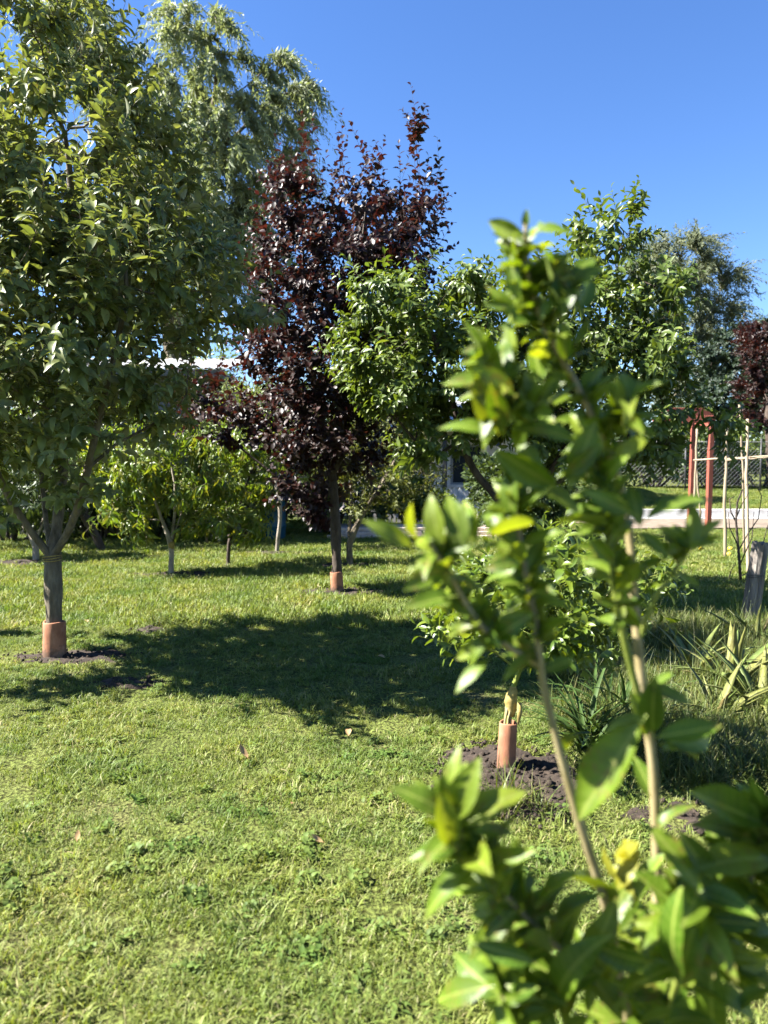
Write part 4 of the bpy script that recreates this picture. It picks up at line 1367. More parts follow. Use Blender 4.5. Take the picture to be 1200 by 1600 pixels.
# chain link fence
FX0, FX1, FY = 8.0, 24.0, 26.2
cf = tag(empty('chain_link_fence', (FX0, FY, 0.84)), 'grey chain link fence on the raised lawn behind the canes', 'fence')
for k in range(7):
    x = k * 2.66
    MB().tube([(x, 0, -0.2), (x, 0, 1.75)], [0.03, 0.03], 8).build('post', M_DARKMETAL, cf, True)
wire_p = []
Hf, cell = 1.55, 0.15
Wf = FX1 - FX0
nwire = int((Wf + Hf) / cell)
for s in (1, -1):
    for k in range(nwire):
        c0 = k * cell - Hf if s == 1 else k * cell
        x0, x1 = (c0, c0 + Hf) if s == 1 else (c0, c0 - Hf)
        t0_, t1_ = 0.0, 1.0
        xa, xb = min(max(x0, 0), Wf), min(max(x1, 0), Wf)
        if abs(xb - xa) < 0.02:
            continue
        za, zb = abs(xa - x0), abs(xb - x0)
        wire_p.append(tube_arrays(np.array([[xa, 0.003 * s, 0.06 + za], [xb, 0.003 * s, 0.06 + zb]]), np.array([0.006, 0.006]), 3))
V, F = cat_arrays(wire_p)
wm = link('wire_mesh', np_mesh('wire_mesh', V, F, M_WIRE), cf)
wm['kind'] = 'stuff'
MB().tube([(0, 0, 1.64), (Wf / 2, 0, 1.62), (Wf, 0, 1.64)], [0.012] * 3, 6).build('top_wire', M_WIRE, cf, True)

# cane trellis
tb = ground_at(1133, 872)
tr = tag(empty('cane_trellis', (tb[0], tb[1], 0)), 'trellis of dry upright canes with a tied crossbar beside the grey stump post', 'trellis')


def cane(pts, r, name='cane'):
    m = MB()
    P = np.array(pts)
    t = np.linspace(0, 1, 13)
    Q = np.stack([np.interp(t, np.linspace(0, 1, len(P)), P[:, k]) for k in range(3)], -1)
    Q[1:-1] += np.random.default_rng(int(abs(P[0, 0]) * 1000)).normal(0, 0.006, (11, 3))
    m.tube(Q, [r * (1.12 if k % 3 == 0 else 1.0) * (1 - 0.02 * k) for k in range(13)], 7)
    return m.build(name, M_CANE, tr, True)


TO = np.array([tb[0], tb[1], 0])
tq = lambda px, py, d: at(px, py, d) - TO


def tg(px, py):
    q = ground_at(px, py) - TO
    return q - np.array([0, 0, 0.08])


cane([tg(1133, 872), tq(1133, 770, tb[1]), tq(1136, 668, tb[1])], 0.027)
cane([tg(1169, 900), tq(1166, 760, 10.0), tq(1168, 655, 10.2)], 0.024)
cane([tg(1163, 868), tq(1161, 740, 11.9), tq(1155, 632, 11.9)], 0.018)
cane([tg(1079, 862), tq(1086, 760, 12.6), tq(1089, 670, 12.6)], 0.022)
cane([tg(1090, 858), tq(1094, 800, 12.9), tq(1088, 735, 12.9)], 0.018)
cane([tq(1084, 719, 12.45), tq(1150, 716, 11.6), tq(1240, 710, 10.9)], 0.015, 'crossbar')
cane([tq(1136, 719, 11.6), tq(1160, 717, 11.4), tq(1200, 715, 11.2)], 0.012, 'crossbar')

# dark bare twiggy sapling
bs_o = ground_at(1158, 912)
bt = tag(empty('bare_sapling', bs_o), 'bare dark twiggy sapling among the canes', 'sapling')
m = MB()
bq = lambda px, py, dy=0: at(px, py, bs_o[1] + dy) - bs_o
for line, r in [([(1158, 912), (1154, 860), (1150, 815), (1152, 785), (1160, 765)], 0.018), ([(1150, 815), (1142, 800), (1140, 780), (1148, 775)], 0.010), ([(1152, 850), (1140, 825), (1138, 800)], 0.008), ([(1154, 860), (1168, 835), (1185, 810), (1190, 775), (1184, 762), (1165, 757)], 0.008), ([(1157, 880), (1175, 840), (1178, 800)], 0.008), ([(1150, 810), (1158, 790), (1170, 770)], 0.007), ([(1158, 900), (1180, 890), (1195, 870)], 0.008), ([(1135, 905), (1143, 890), (1150, 880)], 0.007), ([(1160, 905), (1192, 850), (1200, 820)], 0.009)]:
    pts = [bq(x, y, random.uniform(-.05, .05)) for x, y in line]
    if line[0][1] > 900:
        pts[0] = bq(line[0][0], line[0][1]) * np.array([1, 0, 0]) + np.array([0, 0, -0.03])
    m.tube(pts, list(np.linspace(r, r * 0.45, len(pts))), 6)
m.build('stem', M_BARK_D, bt, True)

# weathered stump post
po = ground_at(1168, 975)
topp = at(1189, 848, po[1] - 0.05) - po
st = tag(empty('stump_post', po), 'short weathered grey wooden post leaning at the lawn edge by the aloes', 'post')
n, rows = 26, 10
rs = np.random.default_rng(8)
prof = 1 + 0.05 * rs.normal(size=n)
prof[[3, 9, 14, 20]] -= 0.22
V = []
for i in range(rows):
    t = i / (rows - 1)
    c = np.array([topp[0] * t, topp[1] * t, -0.1 + (topp[2] + 0.1) * t])
    r = 0.072 * (1.08 - 0.1 * t)
    for k in range(n):
        a = 2 * math.pi * k / n
        rk = r * (prof[k] + 0.015 * rs.normal())
        V.append(c + np.array([rk * math.cos(a), rk * math.sin(a), (0.012 * rs.normal() if i == rows - 1 else 0)]))
V.append(np.array([topp[0], topp[1], topp[2] - 0.005]))
F = [(i * n + k, i * n + (k + 1) % n, i * n + n + (k + 1) % n, i * n + n + k) for i in range(rows - 1) for k in range(n)]
F += [((rows - 1) * n + k, (rows - 1) * n + (k + 1) % n, len(V) - 1) for k in range(n)]
MB().add(V, F).build('shaft', M_POSTWOOD, st, False)
m = MB()
for q in (0.60, 0.625):
    c = topp * q
    m.tube([(c[0] + 0.077 * math.cos(a), c[1] + 0.077 * math.sin(a), c[2] + 0.012 * math.cos(a)) for a in np.linspace(0, 2 * math.pi, 19)], [0.004] * 19, 5)
m.build('wire_band', M_DARKMETAL, st, True)

# ------------------------------------------------------------------ little lemon tree with the slim sleeve
LV_LEMON = variants(6, 5, 0.42, 0.8, 0.85, (0.2, 0.6), (0.0, 0.5), 28, wave=0.012)
b = ground_at(790, 1211)
LY = b[1]
lq = lambda px, py, dy=0: loc(px, py, LY + dy, b)
trunk = [np.array([0.0, 0, 0.0]), np.array([0.008, 0, 0.2]), lq(797, 1110), lq(800, 1075), lq(806, 1045)]
limbs = [(trunk, -1), ([lq(780, 1020, -.05), lq(740, 1000, -.1), lq(700, 985, -.15)], 4), ([lq(815, 1000, .05), lq(830, 950, .1), lq(850, 900, .1), lq(860, 860, .1)], 4), ([lq(840, 1010, -.05), lq(890, 970, -.1), lq(940, 930, -.1), lq(990, 900, -.1)], 4), ([lq(800, 1000, .15), lq(780, 940, .25), lq(770, 890, .3)], 4)]
blobs = [(860, 890, 65, 60, 0, 0.35), (780, 930, 65, 55, 0, 0.35), (740, 990, 60, 35, -0.05, 0.25), (930, 930, 70, 50, 0, 0.3), (890, 990, 80, 45, 0, 0.3), (820, 1000, 60, 40, 0, 0.25), (990, 900, 40, 30, 0, 0.2), (1010, 880, 30, 25, 0, 0.15)]
eP = np.array([lq(x, y, dy) for x, y, dy in [(740, 1010, -.1), (735, 1000, -.12), (750, 1020, -.1), (985, 920, -.1), (1000, 905, -.1), (940, 950, 0), (870, 850, .1)]])
eD = norm(np.array([[-1, -.1, .12], [-1, .1, .05], [-1, -.2, -.2], [.9, 0, .4], [1, -.1, .25], [.9, -.2, .1], [0.3, 0, 1]]))
eL = np.array([0.22, 0.24, 0.15, 0.2, 0.25, 0.2, 0.16])
lem, lcrown, *_ = make_tree('lemon_tree', b, 'little bright green lemon tree growing from the slim clay sleeve', 'tree', blobs, LY, limbs, M_LEMON, M_STEM_G, LV_LEMON, 34, n_attr=300, step=0.06, kill=0.085, infl=0.5, iters=50,
                            r_tip=0.0016, r_base=0.012, shoots=330, K=8, L=(0.09, 0.2), size=(0.045, 0.085), angle=(40, 70), bend=0.08, grav=0.1, upness=0.3, extra=(eP, eD, eL), stem_r=0.0016, thin_r=0.006)
m = MB()
for k in range(7):
    a = k * 0.9
    rr0 = 0.017 if k else 0
    m.tube([(rr0 * math.cos(a), rr0 * math.sin(a), 0.05), (0.01 + rr0 * 0.9 * math.cos(a), rr0 * 0.9 * math.sin(a), 0.26), (lq(797, 1100)[0] + 0.016 * math.cos(a + .4), 0.016 * math.sin(a + .4), lq(797, 1100)[2])], [0.005, 0.0045, 0.004], 6)
m.build('bundled_stems', M_STEM, lem, True)
m = MB()
q0, q1 = lq(797, 1118), lq(801, 1072)
m.tube([q0 + (q1 - q0) * t + np.array([0.004 * math.sin(t * 9), 0, 0]) for t in np.linspace(0, 1, 7)], [0.017, 0.022, 0.026, 0.029, 0.026, 0.020, 0.013], 11)
m.tube([q0 + (q1 - q0) * 0.5 + np.array([0.03, -0.03, 0]), q0 + (q1 - q0) * 0.2 + np.array([0.035, -0.034, 0]), q0 + np.array([0.03, -0.03, -0.03])], [0.010, 0.012, 0.004], 6)
m.build('yellow_tie', M_TAPE, lem, True)
for k in range(26):
    p = lq(random.uniform(680, 1000), random.uniform(880, 1030), random.uniform(-.25, .1))
    d = norm(np.array([random.uniform(-1, 1), random.uniform(-1, .2), random.uniform(-.6, .6)]))
    MB().tube([p, p + d * 0.012, p + d * 0.028], [0.0013, 0.001, 0.0003], 5, cap=False).build('thorn', M_THORN, lem, True)

# ------------------------------------------------------------------ plants at the right edge
def aloe_leaf(L, w, curl, rs):
    """Thick tapered succulent leaf with toothed edges."""
    n = 9
    V = []
    for i in range(n):
        t = i / (n - 1)
        ww = w * (1 - t) ** 0.8 * (0.85 + 0.3 * math.sin(t * 2.2)) + 0.001
        th_ = 0.25 * ww + 0.002
        tooth = ww * (1.12 if i % 2 else 0.96)
        y, z = L * t, -curl * L * t * t + 0.1 * L * t
        V += [(-tooth, y, z + ww * 0.35), (0, y, z + 0.02 * ww), (tooth, y, z + ww * 0.35), (0, y, z - th_)]
    F = []
    for i in range(n - 1):
        a = i * 4
        for k in range(4):
            F.append((a + k, a + (k + 1) % 4, a + 4 + (k + 1) % 4, a + 4 + k))
    U = np.array([[(-1, t), (0, t), (1, t), (0, t)] for t in np.linspace(0, 1, n)]).reshape(-1, 2)
    return np.array(V), np.array(F), U


ALOE_ME = []
for k in range(6):
    r_ = np.random.default_rng(100 + k)
    V, F, U = aloe_leaf(1.0, r_.uniform(0.065, 0.095), r_.uniform(0.05, 0.8), r_)
    ALOE_ME.append(np_mesh('leaf', V, F, M_ALOE, {'rnd': np.zeros(len(V))}, U))
for j, (px, py, nl, Lm, lab) in enumerate([(1085, 1062, 24, 0.44, 'aloe clump with pale toothed leaves, farthest from the stump post'), (1145, 1085, 26, 0.52, 'large spreading aloe with upright speckled leaves below the stump post'), (1192, 1120, 24, 0.50, 'aloe at the picture edge with yellowish curled leaf tips'), (1120, 1135, 20, 0.38, 'low aloe in front of the larger ones, half buried in grass'), (1180, 1010, 18, 0.42, 'aloe growing right against the leaning stump post')]):
    g = ground_at(px, py)
    al = tag(empty('aloe_plant', g), lab, 'aloe', 'aloes at the lawn edge')
    r_ = np.random.default_rng(200 + j)
    for k in range(nl):
        az = k * 2.4 + r_.uniform(-.3, .3)
        el = math.radians(r_.uniform(25, 80) if k > 3 else r_.uniform(60, 88))
        o = link('leaf', ALOE_ME[int(r_.integers(0, 6))], al)
        L_ = Lm * r_.uniform(0.7, 1.1)
        d = Vector((math.cos(az) * math.cos(el), math.sin(az) * math.cos(el), math.sin(el)))
        x = d.cross(Vector((0, 0, 1))).normalized()
        z = x.cross(d)
        M = Matrix((x * L_, d * L_, z * L_)).transposed().to_4x4()
        M.translation = (math.cos(az) * 0.03, math.sin(az) * 0.03, 0.0)
        o.matrix_basis = M

STRAP = variants(5, 6, 0.062, 0.15, 0.6, (0.4, 0.9), (0.3, 0.9), 29, petiole=0)
for j, (px, py, n_l, Lm, lab) in enumerate([(925, 1175, 60, 0.42, 'dark green strappy leaved plant beside the soil round the lemon tree'), (965, 1140, 46, 0.40, 'dark strappy leaved plant behind the first, closer to the aloes')]):
    g = ground_at(px, py)
    sp = tag(empty('strappy_plant', g), lab, 'plant')
    r_ = np.random.default_rng(300 + j)
    az = r_.uniform(0, 6.28, n_l)
    el = np.radians(r_.uniform(40, 85, n_l))
    D = np.stack([np.cos(az) * np.cos(el), np.sin(az) * np.cos(el), np.sin(el)], -1)
    P = np.stack([r_.normal(0, 0.05, n_l), r_.normal(0, 0.05, n_l), np.zeros(n_l)], -1)
    leaf_objects(sp, g, STRAP, M_STRAP, P, D, np.tile(UP, (n_l, 1)) + 0.1 * r_.normal(size=(n_l, 3)), Lm * r_.uniform(0.6, 1.15, n_l), r_)

# ------------------------------------------------------------------ grass
SRC = bpy.data.collections.new('grass_sources')
SRC_T = bpy.data.collections.new('tall_grass_sources')


def blade_tuft(name, n, spread, L, w, lean, mat, seed, coll, seg=3):
    rs = np.random.default_rng(seed)
    a = rs.uniform(0, 6.28, n)
    q = np.sqrt(rs.uniform(0, 1, n)) * spread
    P = np.stack([np.cos(a) * q, np.sin(a) * q, np.full(n, -0.004)], -1)
    az = rs.uniform(0, 6.28, n)
    ln_ = rs.uniform(L[0], L[1], n)
    le = rs.uniform(lean[0], lean[1], n)
    dirh = np.stack([np.cos(az), np.sin(az), np.zeros(n)], -1)
    fa = az + np.pi / 2 + rs.uniform(-.6, .6, n)
    side = np.stack([np.cos(fa), np.sin(fa), np.zeros(n)], -1)
    ww = rs.uniform(w[0], w[1], n)
    t = np.linspace(0, 1, seg + 1)
    V = np.zeros((n, seg + 1, 2, 3))
    for i, ti in enumerate(t):
        c = P + ln_[:, None] * (UP * (ti * np.cos(le * ti))[:, None] + dirh * (ti * np.sin(le * (0.35 + 0.65 * ti)))[:, None])
        wd = ww * (1 - ti ** 2) * 0.5 + 0.0002
        V[:, i, 0] = c - side * wd[:, None]
        V[:, i, 1] = c + side * wd[:, None]
    V = V.reshape(-1, 3)
    k = (seg + 1) * 2
    f = np.array([[i * 2, i * 2 + 1, i * 2 + 3, i * 2 + 2] for i in range(seg)])
    F = (f[None] + (np.arange(n) * k)[:, None, None]).reshape(-1, 4)
    rn = np.repeat(rs.uniform(0, 1, n), k)
    U = np.tile(np.array([[s, ti] for ti in t for s in (-1, 1)]), (n, 1))
    o = bpy.data.objects.new(name, np_mesh(name, V, F, mat, {'rnd': rn}, U))
    coll.objects.link(o)
    return o


def weed_rosette(name, n, L, seed, coll, wid=0.3, el=(5, 40)):
    rs = np.random.default_rng(seed)
    vs = variants(3, 3, wid, 0.9, 0.6, (0.1, 0.5), (0.2, 0.7), seed)
    az = rs.uniform(0, 6.28, n)
    e = np.radians(rs.uniform(el[0], el[1], n))
    D = np.stack([np.cos(az) * np.cos(e), np.sin(az) * np.cos(e), np.sin(e)], -1)
    P = np.stack([rs.normal(0, 0.015, n), rs.normal(0, 0.015, n), rs.uniform(0.0, 0.02, n)], -1)
    V, F, U, rn = place_leaves(vs, P, D, np.tile(UP, (n, 1)), rs.uniform(L * 0.6, L, n), rs)
    o = bpy.data.objects.new(name, np_mesh(name, V, F, M_WEED, {'rnd': rn}, U))
    coll.objects.link(o)


# index order follows the object names
for k in range(4):
    blade_tuft('a_fine_tuft_%d' % k, 54, 0.06, (0.013, 0.036), (0.0022, 0.0042), (0.3, 1.7), M_GRASS, 400 + k, SRC)
for k in range(2):
    blade_tuft('b_long_tuft_%d' % k, 26, 0.045, (0.025, 0.062), (0.0026, 0.005), (0.4, 1.7), M_GRASS, 410 + k, SRC)
for k in range(2):
    weed_rosette('c_weed_%d' % k, 12, 0.036, 420 + k, SRC)
weed_rosette('c_weed_2', 26, 0.022, 423, SRC, wid=0.8, el=(20, 70))
for k in range(3):
    blade_tuft('d_far_tuft_%d' % k, 46, 0.12, (0.03, 0.07), (0.005, 0.010), (0.2, 1.3), M_GRASS, 430 + k, SRC, seg=2)
for k in range(3):
    blade_tuft('a_tall_%d' % k, 46, 0.06, (0.10, 0.26), (0.003, 0.007), (0.3, 1.6), M_TALLGRASS, 440 + k, SRC_T, seg=5)
blade_tuft('b_stalk_0', 5, 0.05, (0.25, 0.45), (0.003, 0.004), (0.1, 0.5), M_TALLGRASS, 447, SRC_T, seg=5)


def scatter(name, pts, rot, scl, idx, coll, label, cat):
    me = bpy.data.meshes.new(name)
    me.from_pydata([tuple(map(float, p)) for p in pts], [], [])
    a = me.attributes.new('rot', 'FLOAT_VECTOR', 'POINT')
    a.data.foreach_set('vector', np.ascontiguousarray(rot, np.float32).ravel())
    a = me.attributes.new('scl', 'FLOAT', 'POINT')
    a.data.foreach_set('value', np.ascontiguousarray(scl, np.float32))
    a = me.attributes.new('idx', 'INT', 'POINT')
    a.data.foreach_set('value', np.ascontiguousarray(idx, np.int32))
    o = link(name, me)
    tag(o, label, cat, kind='stuff')
    ng = bpy.data.node_groups.new(name + '_nodes', 'GeometryNodeTree')
    ng.interface.new_socket('Geometry', in_out='INPUT', socket_type='NodeSocketGeometry')
    ng.interface.new_socket('Geometry', in_out='OUTPUT', socket_type='NodeSocketGeometry')
    N, Lk = ng.nodes, ng.links
    gi, go = N.new('NodeGroupInput'), N.new('NodeGroupOutput')
    ip = N.new('GeometryNodeInstanceOnPoints')
    ci = N.new('GeometryNodeCollectionInfo')
    ci.inputs['Collection'].default_value = coll
    ci.inputs['Separate Children'].default_value = True
    ci.inputs['Reset Children'].default_value = True
    ip.inputs['Pick Instance'].default_value = True

    def na(nm, ty):
        q = N.new('GeometryNodeInputNamedAttribute')
        q.data_type = ty
        q.inputs['Name'].default_value = nm
        return [s for s in q.outputs if s.enabled and s.name == 'Attribute'][0]
    er = N.new('FunctionNodeEulerToRotation')
    Lk.new(gi.outputs[0], ip.inputs['Points'])
    Lk.new(ci.outputs[0], ip.inputs['Instance'])
    Lk.new(na('rot', 'FLOAT_VECTOR'), er.inputs[0])
    Lk.new(er.outputs[0], ip.inputs['Rotation'])
    Lk.new(na('scl', 'FLOAT'), ip.inputs['Scale'])
    Lk.new(na('idx', 'INT'), ip.inputs['Instance Index'])
    Lk.new(ip.outputs[0], go.inputs[0])
    md = o.modifiers.new('scatter', 'NODES')
    md.node_group = ng
    return o


rs = np.random.default_rng(900)
pts_all, rot_all, scl_all, idx_all = [], [], [], []
for (y0, y1, dens, far) in [(1.0, 2.6, 480, 0), (2.6, 4.2, 420, 0), (4.2, 6.5, 330, 0), (6.5, 10, 170, 1), (10, 15, 90, 1), (15, 21.4, 50, 1)]:
    half = 0.62 * y1 + 1.3
    n = int(dens * (y1 - y0) * half * 2)
    y = rs.uniform(y0, y1, n)
    x = rs.uniform(-half, half, n)
    keep = np.abs(x) < 0.62 * y + 1.3
    nz = vnoise(x, y, 0.35, 21) * 0.6 + vnoise(x, y, 0.12, 22) * 0.4
    bare = vnoise(x, y, 0.5, 23) * 0.5 + vnoise(x, y, 0.17, 24) * 0.5
    keep &= ~((bare < 0.33) & (rs.uniform(0, 1, n) < 0.78))
    so = in_soil(x, y, 0.8)
    keep &= ~(so & (rs.uniform(0, 1, n) < 0.90))
    keep &= ~(in_soil(x, y, 1.1) & (rs.uniform(0, 1, n) < 0.45))
    keep &= ~((y > 17.7) & (x > 5.2))
    x, y, nz = x[keep], y[keep], nz[keep]
    n = len(x)
    u = rs.uniform(0, 1, n)
    if far:
        idx = 9 + rs.integers(0, 3, n)
        sc = rs.uniform(0.8, 1.3, n) * (0.7 + 0.6 * nz)
    else:
        idx = rs.integers(0, 4, n)
        longm = (u < 0.10) | ((nz > 0.6) & (u < 0.4))
        idx[longm] = 4 + rs.integers(0, 2, longm.sum())
        wp = vnoise(x, y, 0.45, 31)
        wm_ = (rs.uniform(0, 1, n) < np.where(wp > 0.6, 0.15, 0.04))
        idx[wm_] = 6 + rs.integers(0, 3, wm_.sum())
        sc = rs.uniform(0.75, 1.2, n) * (0.65 + 0.7 * nz)
    pts_all.append(np.stack([x, y, ground_z(x, y) + 0.002], -1))
    rot_all.append(np.stack([rs.normal(0, 0.16, n), rs.normal(0, 0.16, n), rs.uniform(0, 6.28, n)], -1))
    scl_all.append(sc)
    idx_all.append(idx)
# raised lawn
n = 9000
x, y = rs.uniform(7.4, 26, n), rs.uniform(21.9, 30, n)
pts_all.append(np.stack([x, y, terrace_z(y)], -1))
rot_all.append(np.stack([rs.normal(0, 0.1, n), rs.normal(0, 0.1, n), rs.uniform(0, 6.28, n)], -1))
scl_all.append(rs.uniform(1.0, 1.6, n))
idx_all.append(9 + rs.integers(0, 3, n))
scatter('lawn_grass', np.concatenate(pts_all), np.concatenate(rot_all), np.concatenate(scl_all), np.concatenate(idx_all), SRC, 'short mown sunlit lawn grass covering the orchard floor', 'grass')

# long grass round the aloes and at the right edge
pp = []
for (px, py, rx, ry, c) in [(1120, 1120, 0.55, 0.75, 480), (1010, 1150, 0.28, 0.5, 200), (1160, 1010, 0.6, 0.7, 320), (1150, 1215, 0.35, 0.18, 110), (960, 1060, 0.4, 0.5, 110), (1060, 1000, 0.5, 0.6, 150), (920, 1130, 0.2, 0.3, 40), (840, 1280, 0.2, 0.08, 4), (240, 980, 0.03, 0.03, 2), (1240, 1080, 0.5, 1.0, 180)]:
    g = ground_at(px, py)
    a, q = rs.uniform(0, 6.28, c), np.sqrt(rs.uniform(0, 1, c))
    pp.append(np.stack([g[0] + np.cos(a) * q * rx, g[1] + np.sin(a) * q * ry], -1))
pp = np.concatenate(pp)
n = len(pp)
scatter('long_grass', np.stack([pp[:, 0], pp[:, 1], ground_z(pp[:, 0], pp[:, 1])], -1), np.stack([rs.normal(0, 0.15, n), rs.normal(0, 0.15, n), rs.uniform(0, 6.28, n)], -1), rs.uniform(0.6, 1.15, n),
        np.where(rs.uniform(0, 1, n) < 0.06, 3, rs.integers(0, 3, n)), SRC_T, 'long unmown grass growing round the aloes and the lawn edge', 'grass')

# fallen leaves and fruit on the lawn
FL = variants(3, 4, 0.5, 0.8, 0.8, (0.3, 0.8), (-0.5, 0.3), 60)
fl_me = [np_mesh('fallen_leaf', V, F, M_FALLEN, {'rnd': np.full(len(V), 0.2 * k)}, U) for k, (V, F, U) in enumerate(FL)]
for k, (px, py, s, lab) in enumerate([(388, 1196, 0.085, 'curled pale brown leaf lying on the open sunlit lawn'), (545, 1150, 0.06, 'small pale dry leaf near the lower edge of the lawn shadow'), (134, 973, 0.08, 'orange brown dry leaf on grass beyond the apple sleeve'), (505, 1330, 0.05, 'tiny dark dry leaf in the middle of the near lawn'), (590, 1032, 0.06, 'dry leaf lying within the big lawn shadow'), (455, 1268, 0.04, 'small shrivelled leaf on the mown grass left of the lemon soil patch'), (120, 1330, 0.04, 'small brown leaf on the near lawn towards the picture edge')]):
    g = ground_at(px, py)
    o = link('fallen_leaf', fl_me[k % 3])
    o.location = (g[0], g[1], float(ground_z(g[0], g[1])) + 0.035)
    o.rotation_euler = (random.uniform(-.3, .3), random.uniform(-.3, .3), random.uniform(0, 6.28))
    o.scale = (s, s, s)
    tag(o, lab, 'leaf', 'fallen leaves on the lawn')
yf = ball_mesh('fallen_fruit', M_YFRUIT, 5, 0.9)
for px, py, lab in [(1139, 871, 'yellow fallen fruit at the foot of the canes'), (1141, 862, 'smaller yellow fallen fruit behind the first by the canes'), (1096, 862, 'yellow fallen fruit left of the cane trellis')]:
    g = ground_at(px, py)
    o = link('fallen_fruit', yf)
    o.location = (g[0], g[1], 0.05)
    o.scale = (0.045, 0.045, 0.045)
    tag(o, lab, 'fruit', 'fallen fruit by the trellis')

# ------------------------------------------------------------------ the young orange tree close to the camera
CD = 0.92
cb = at(1010, 1600, 1.0)
cbase = np.array([cb[0], cb[1] + 0.05, 0.0])
ot = tag(empty('orange_tree', cbase), 'young orange tree with glossy green leaves close in front, out of focus', 'tree')
cq = lambda px, py, d=CD: at(px, py, d) - cbase
stems = [
    ([(None, 0), (1000, 1700, 1.0), (975, 1560, 0.98), (945, 1405, 0.96), (905, 1285, 0.95), (872, 1165, 0.94), (846, 1060, 0.93), (838, 980, 0.92), (822, 900, 0.92), (810, 830, 0.92), (800, 760, 0.92)], 0.0085, 0.0030, M_STEM),
    ([(None, 1), (1020, 1700, 1.04), (1026, 1540, 1.04), (1027, 1370, 1.04), (1022, 1200, 1.03), (1004, 1080, 1.02), (992, 960, 1.02), (986, 850, 1.02), (972, 760, 1.01), (940, 680, 1.0), (900, 600, 0.99), (855, 520, 0.98), (828, 450, 0.97), (820, 400, 0.96), (822, 350, 0.95)], 0.0090, 0.0028, M_STEM),
    ([(1004, 1110, 1.02), (985, 1040, 1.0), (962, 940, 0.98), (954, 850, 0.97), (948, 780, 0.96), (925, 720, 0.95)], 0.0055, 0.0030, M_STEM_G),
    ([(998, 1000, 1.02), (1022, 935, 1.0), (1055, 890, 0.98), (1082, 852, 0.97)], 0.0036, 0.0024, M_STEM_G),
    ([(842, 1040, 0.93), (800, 1015, 0.91), (755, 985, 0.89), (722, 935, 0.88), (700, 890, 0.87), (672, 850, 0.86)], 0.0045, 0.0024, M_STEM),
    ([(975, 1560, 0.98), (925, 1530, 0.94), (870, 1480, 0.90), (810, 1420, 0.87), (755, 1360, 0.85), (718, 1300, 0.84), (708, 1260, 0.84)], 0.0045, 0.0022, M_STEM),
    ([(1026, 1560, 1.04), (1090, 1500, 0.98), (1145, 1430, 0.95), (1185, 1350, 0.93), (1210, 1270, 0.92)], 0.0045, 0.0024, M_STEM),
    ([(1010, 1640, 1.0), (1050, 1560, 0.94), (1075, 1470, 0.90), (1090, 1390, 0.88)], 0.0045, 0.0024, M_STEM_G),
    ([(940, 680, 1.0), (965, 655, 0.97), (985, 625, 0.95)], 0.0032, 0.002, M_STEM_G),
    ([(900, 600, 0.99), (840, 640, 0.94), (790, 640, 0.92), (770, 600, 0.91), (755, 560, 0.91)], 0.0036, 0.002, M_STEM_G),
    ([(828, 450, 0.97), (870, 440, 0.95), (900, 430, 0.94)], 0.003, 0.002, M_STEM_G),
    ([(925, 1530, 0.94), (850, 1560, 0.88), (780, 1560, 0.85)], 0.0036, 0.002, M_STEM),
]
pts_of = []
for line, r0, r1, mt in stems:
    P = []
    for q in line:
        if q[0] is None:
            P.append(np.array([0.02 * q[1], 0.0, -0.03]))
            nxt = line[1]
            e = cq(*nxt)
            P.append(np.array([e[0] * 0.5 + 0.02 * q[1], e[1] * 0.6, e[2] * 0.5]))
        else:
            P.append(cq(*q))
    P = np.array(P)
    t = np.linspace(0, len(P) - 1, len(P) * 5)
    Q = np.stack([np.interp(t, np.arange(len(P)), P[:, k]) for k in range(3)], -1)
    for _ in range(3):
        Q[1:-1] = 0.5 * Q[1:-1] + 0.25 * (Q[:-2] + Q[2:])
    rad = np.linspace(r0, r1, len(Q)) * (1 + 0.12 * (vnoise(np.arange(len(Q)), np.zeros(len(Q)), 1.7, len(P)) - 0.5))
    V, F = tube_arrays(Q, rad, 10)
    nm = 'trunk' if len(pts_of) < 2 else 'twig'
    link(nm, np_mesh(nm, V, F, mt), ot)
    pts_of.append(Q)

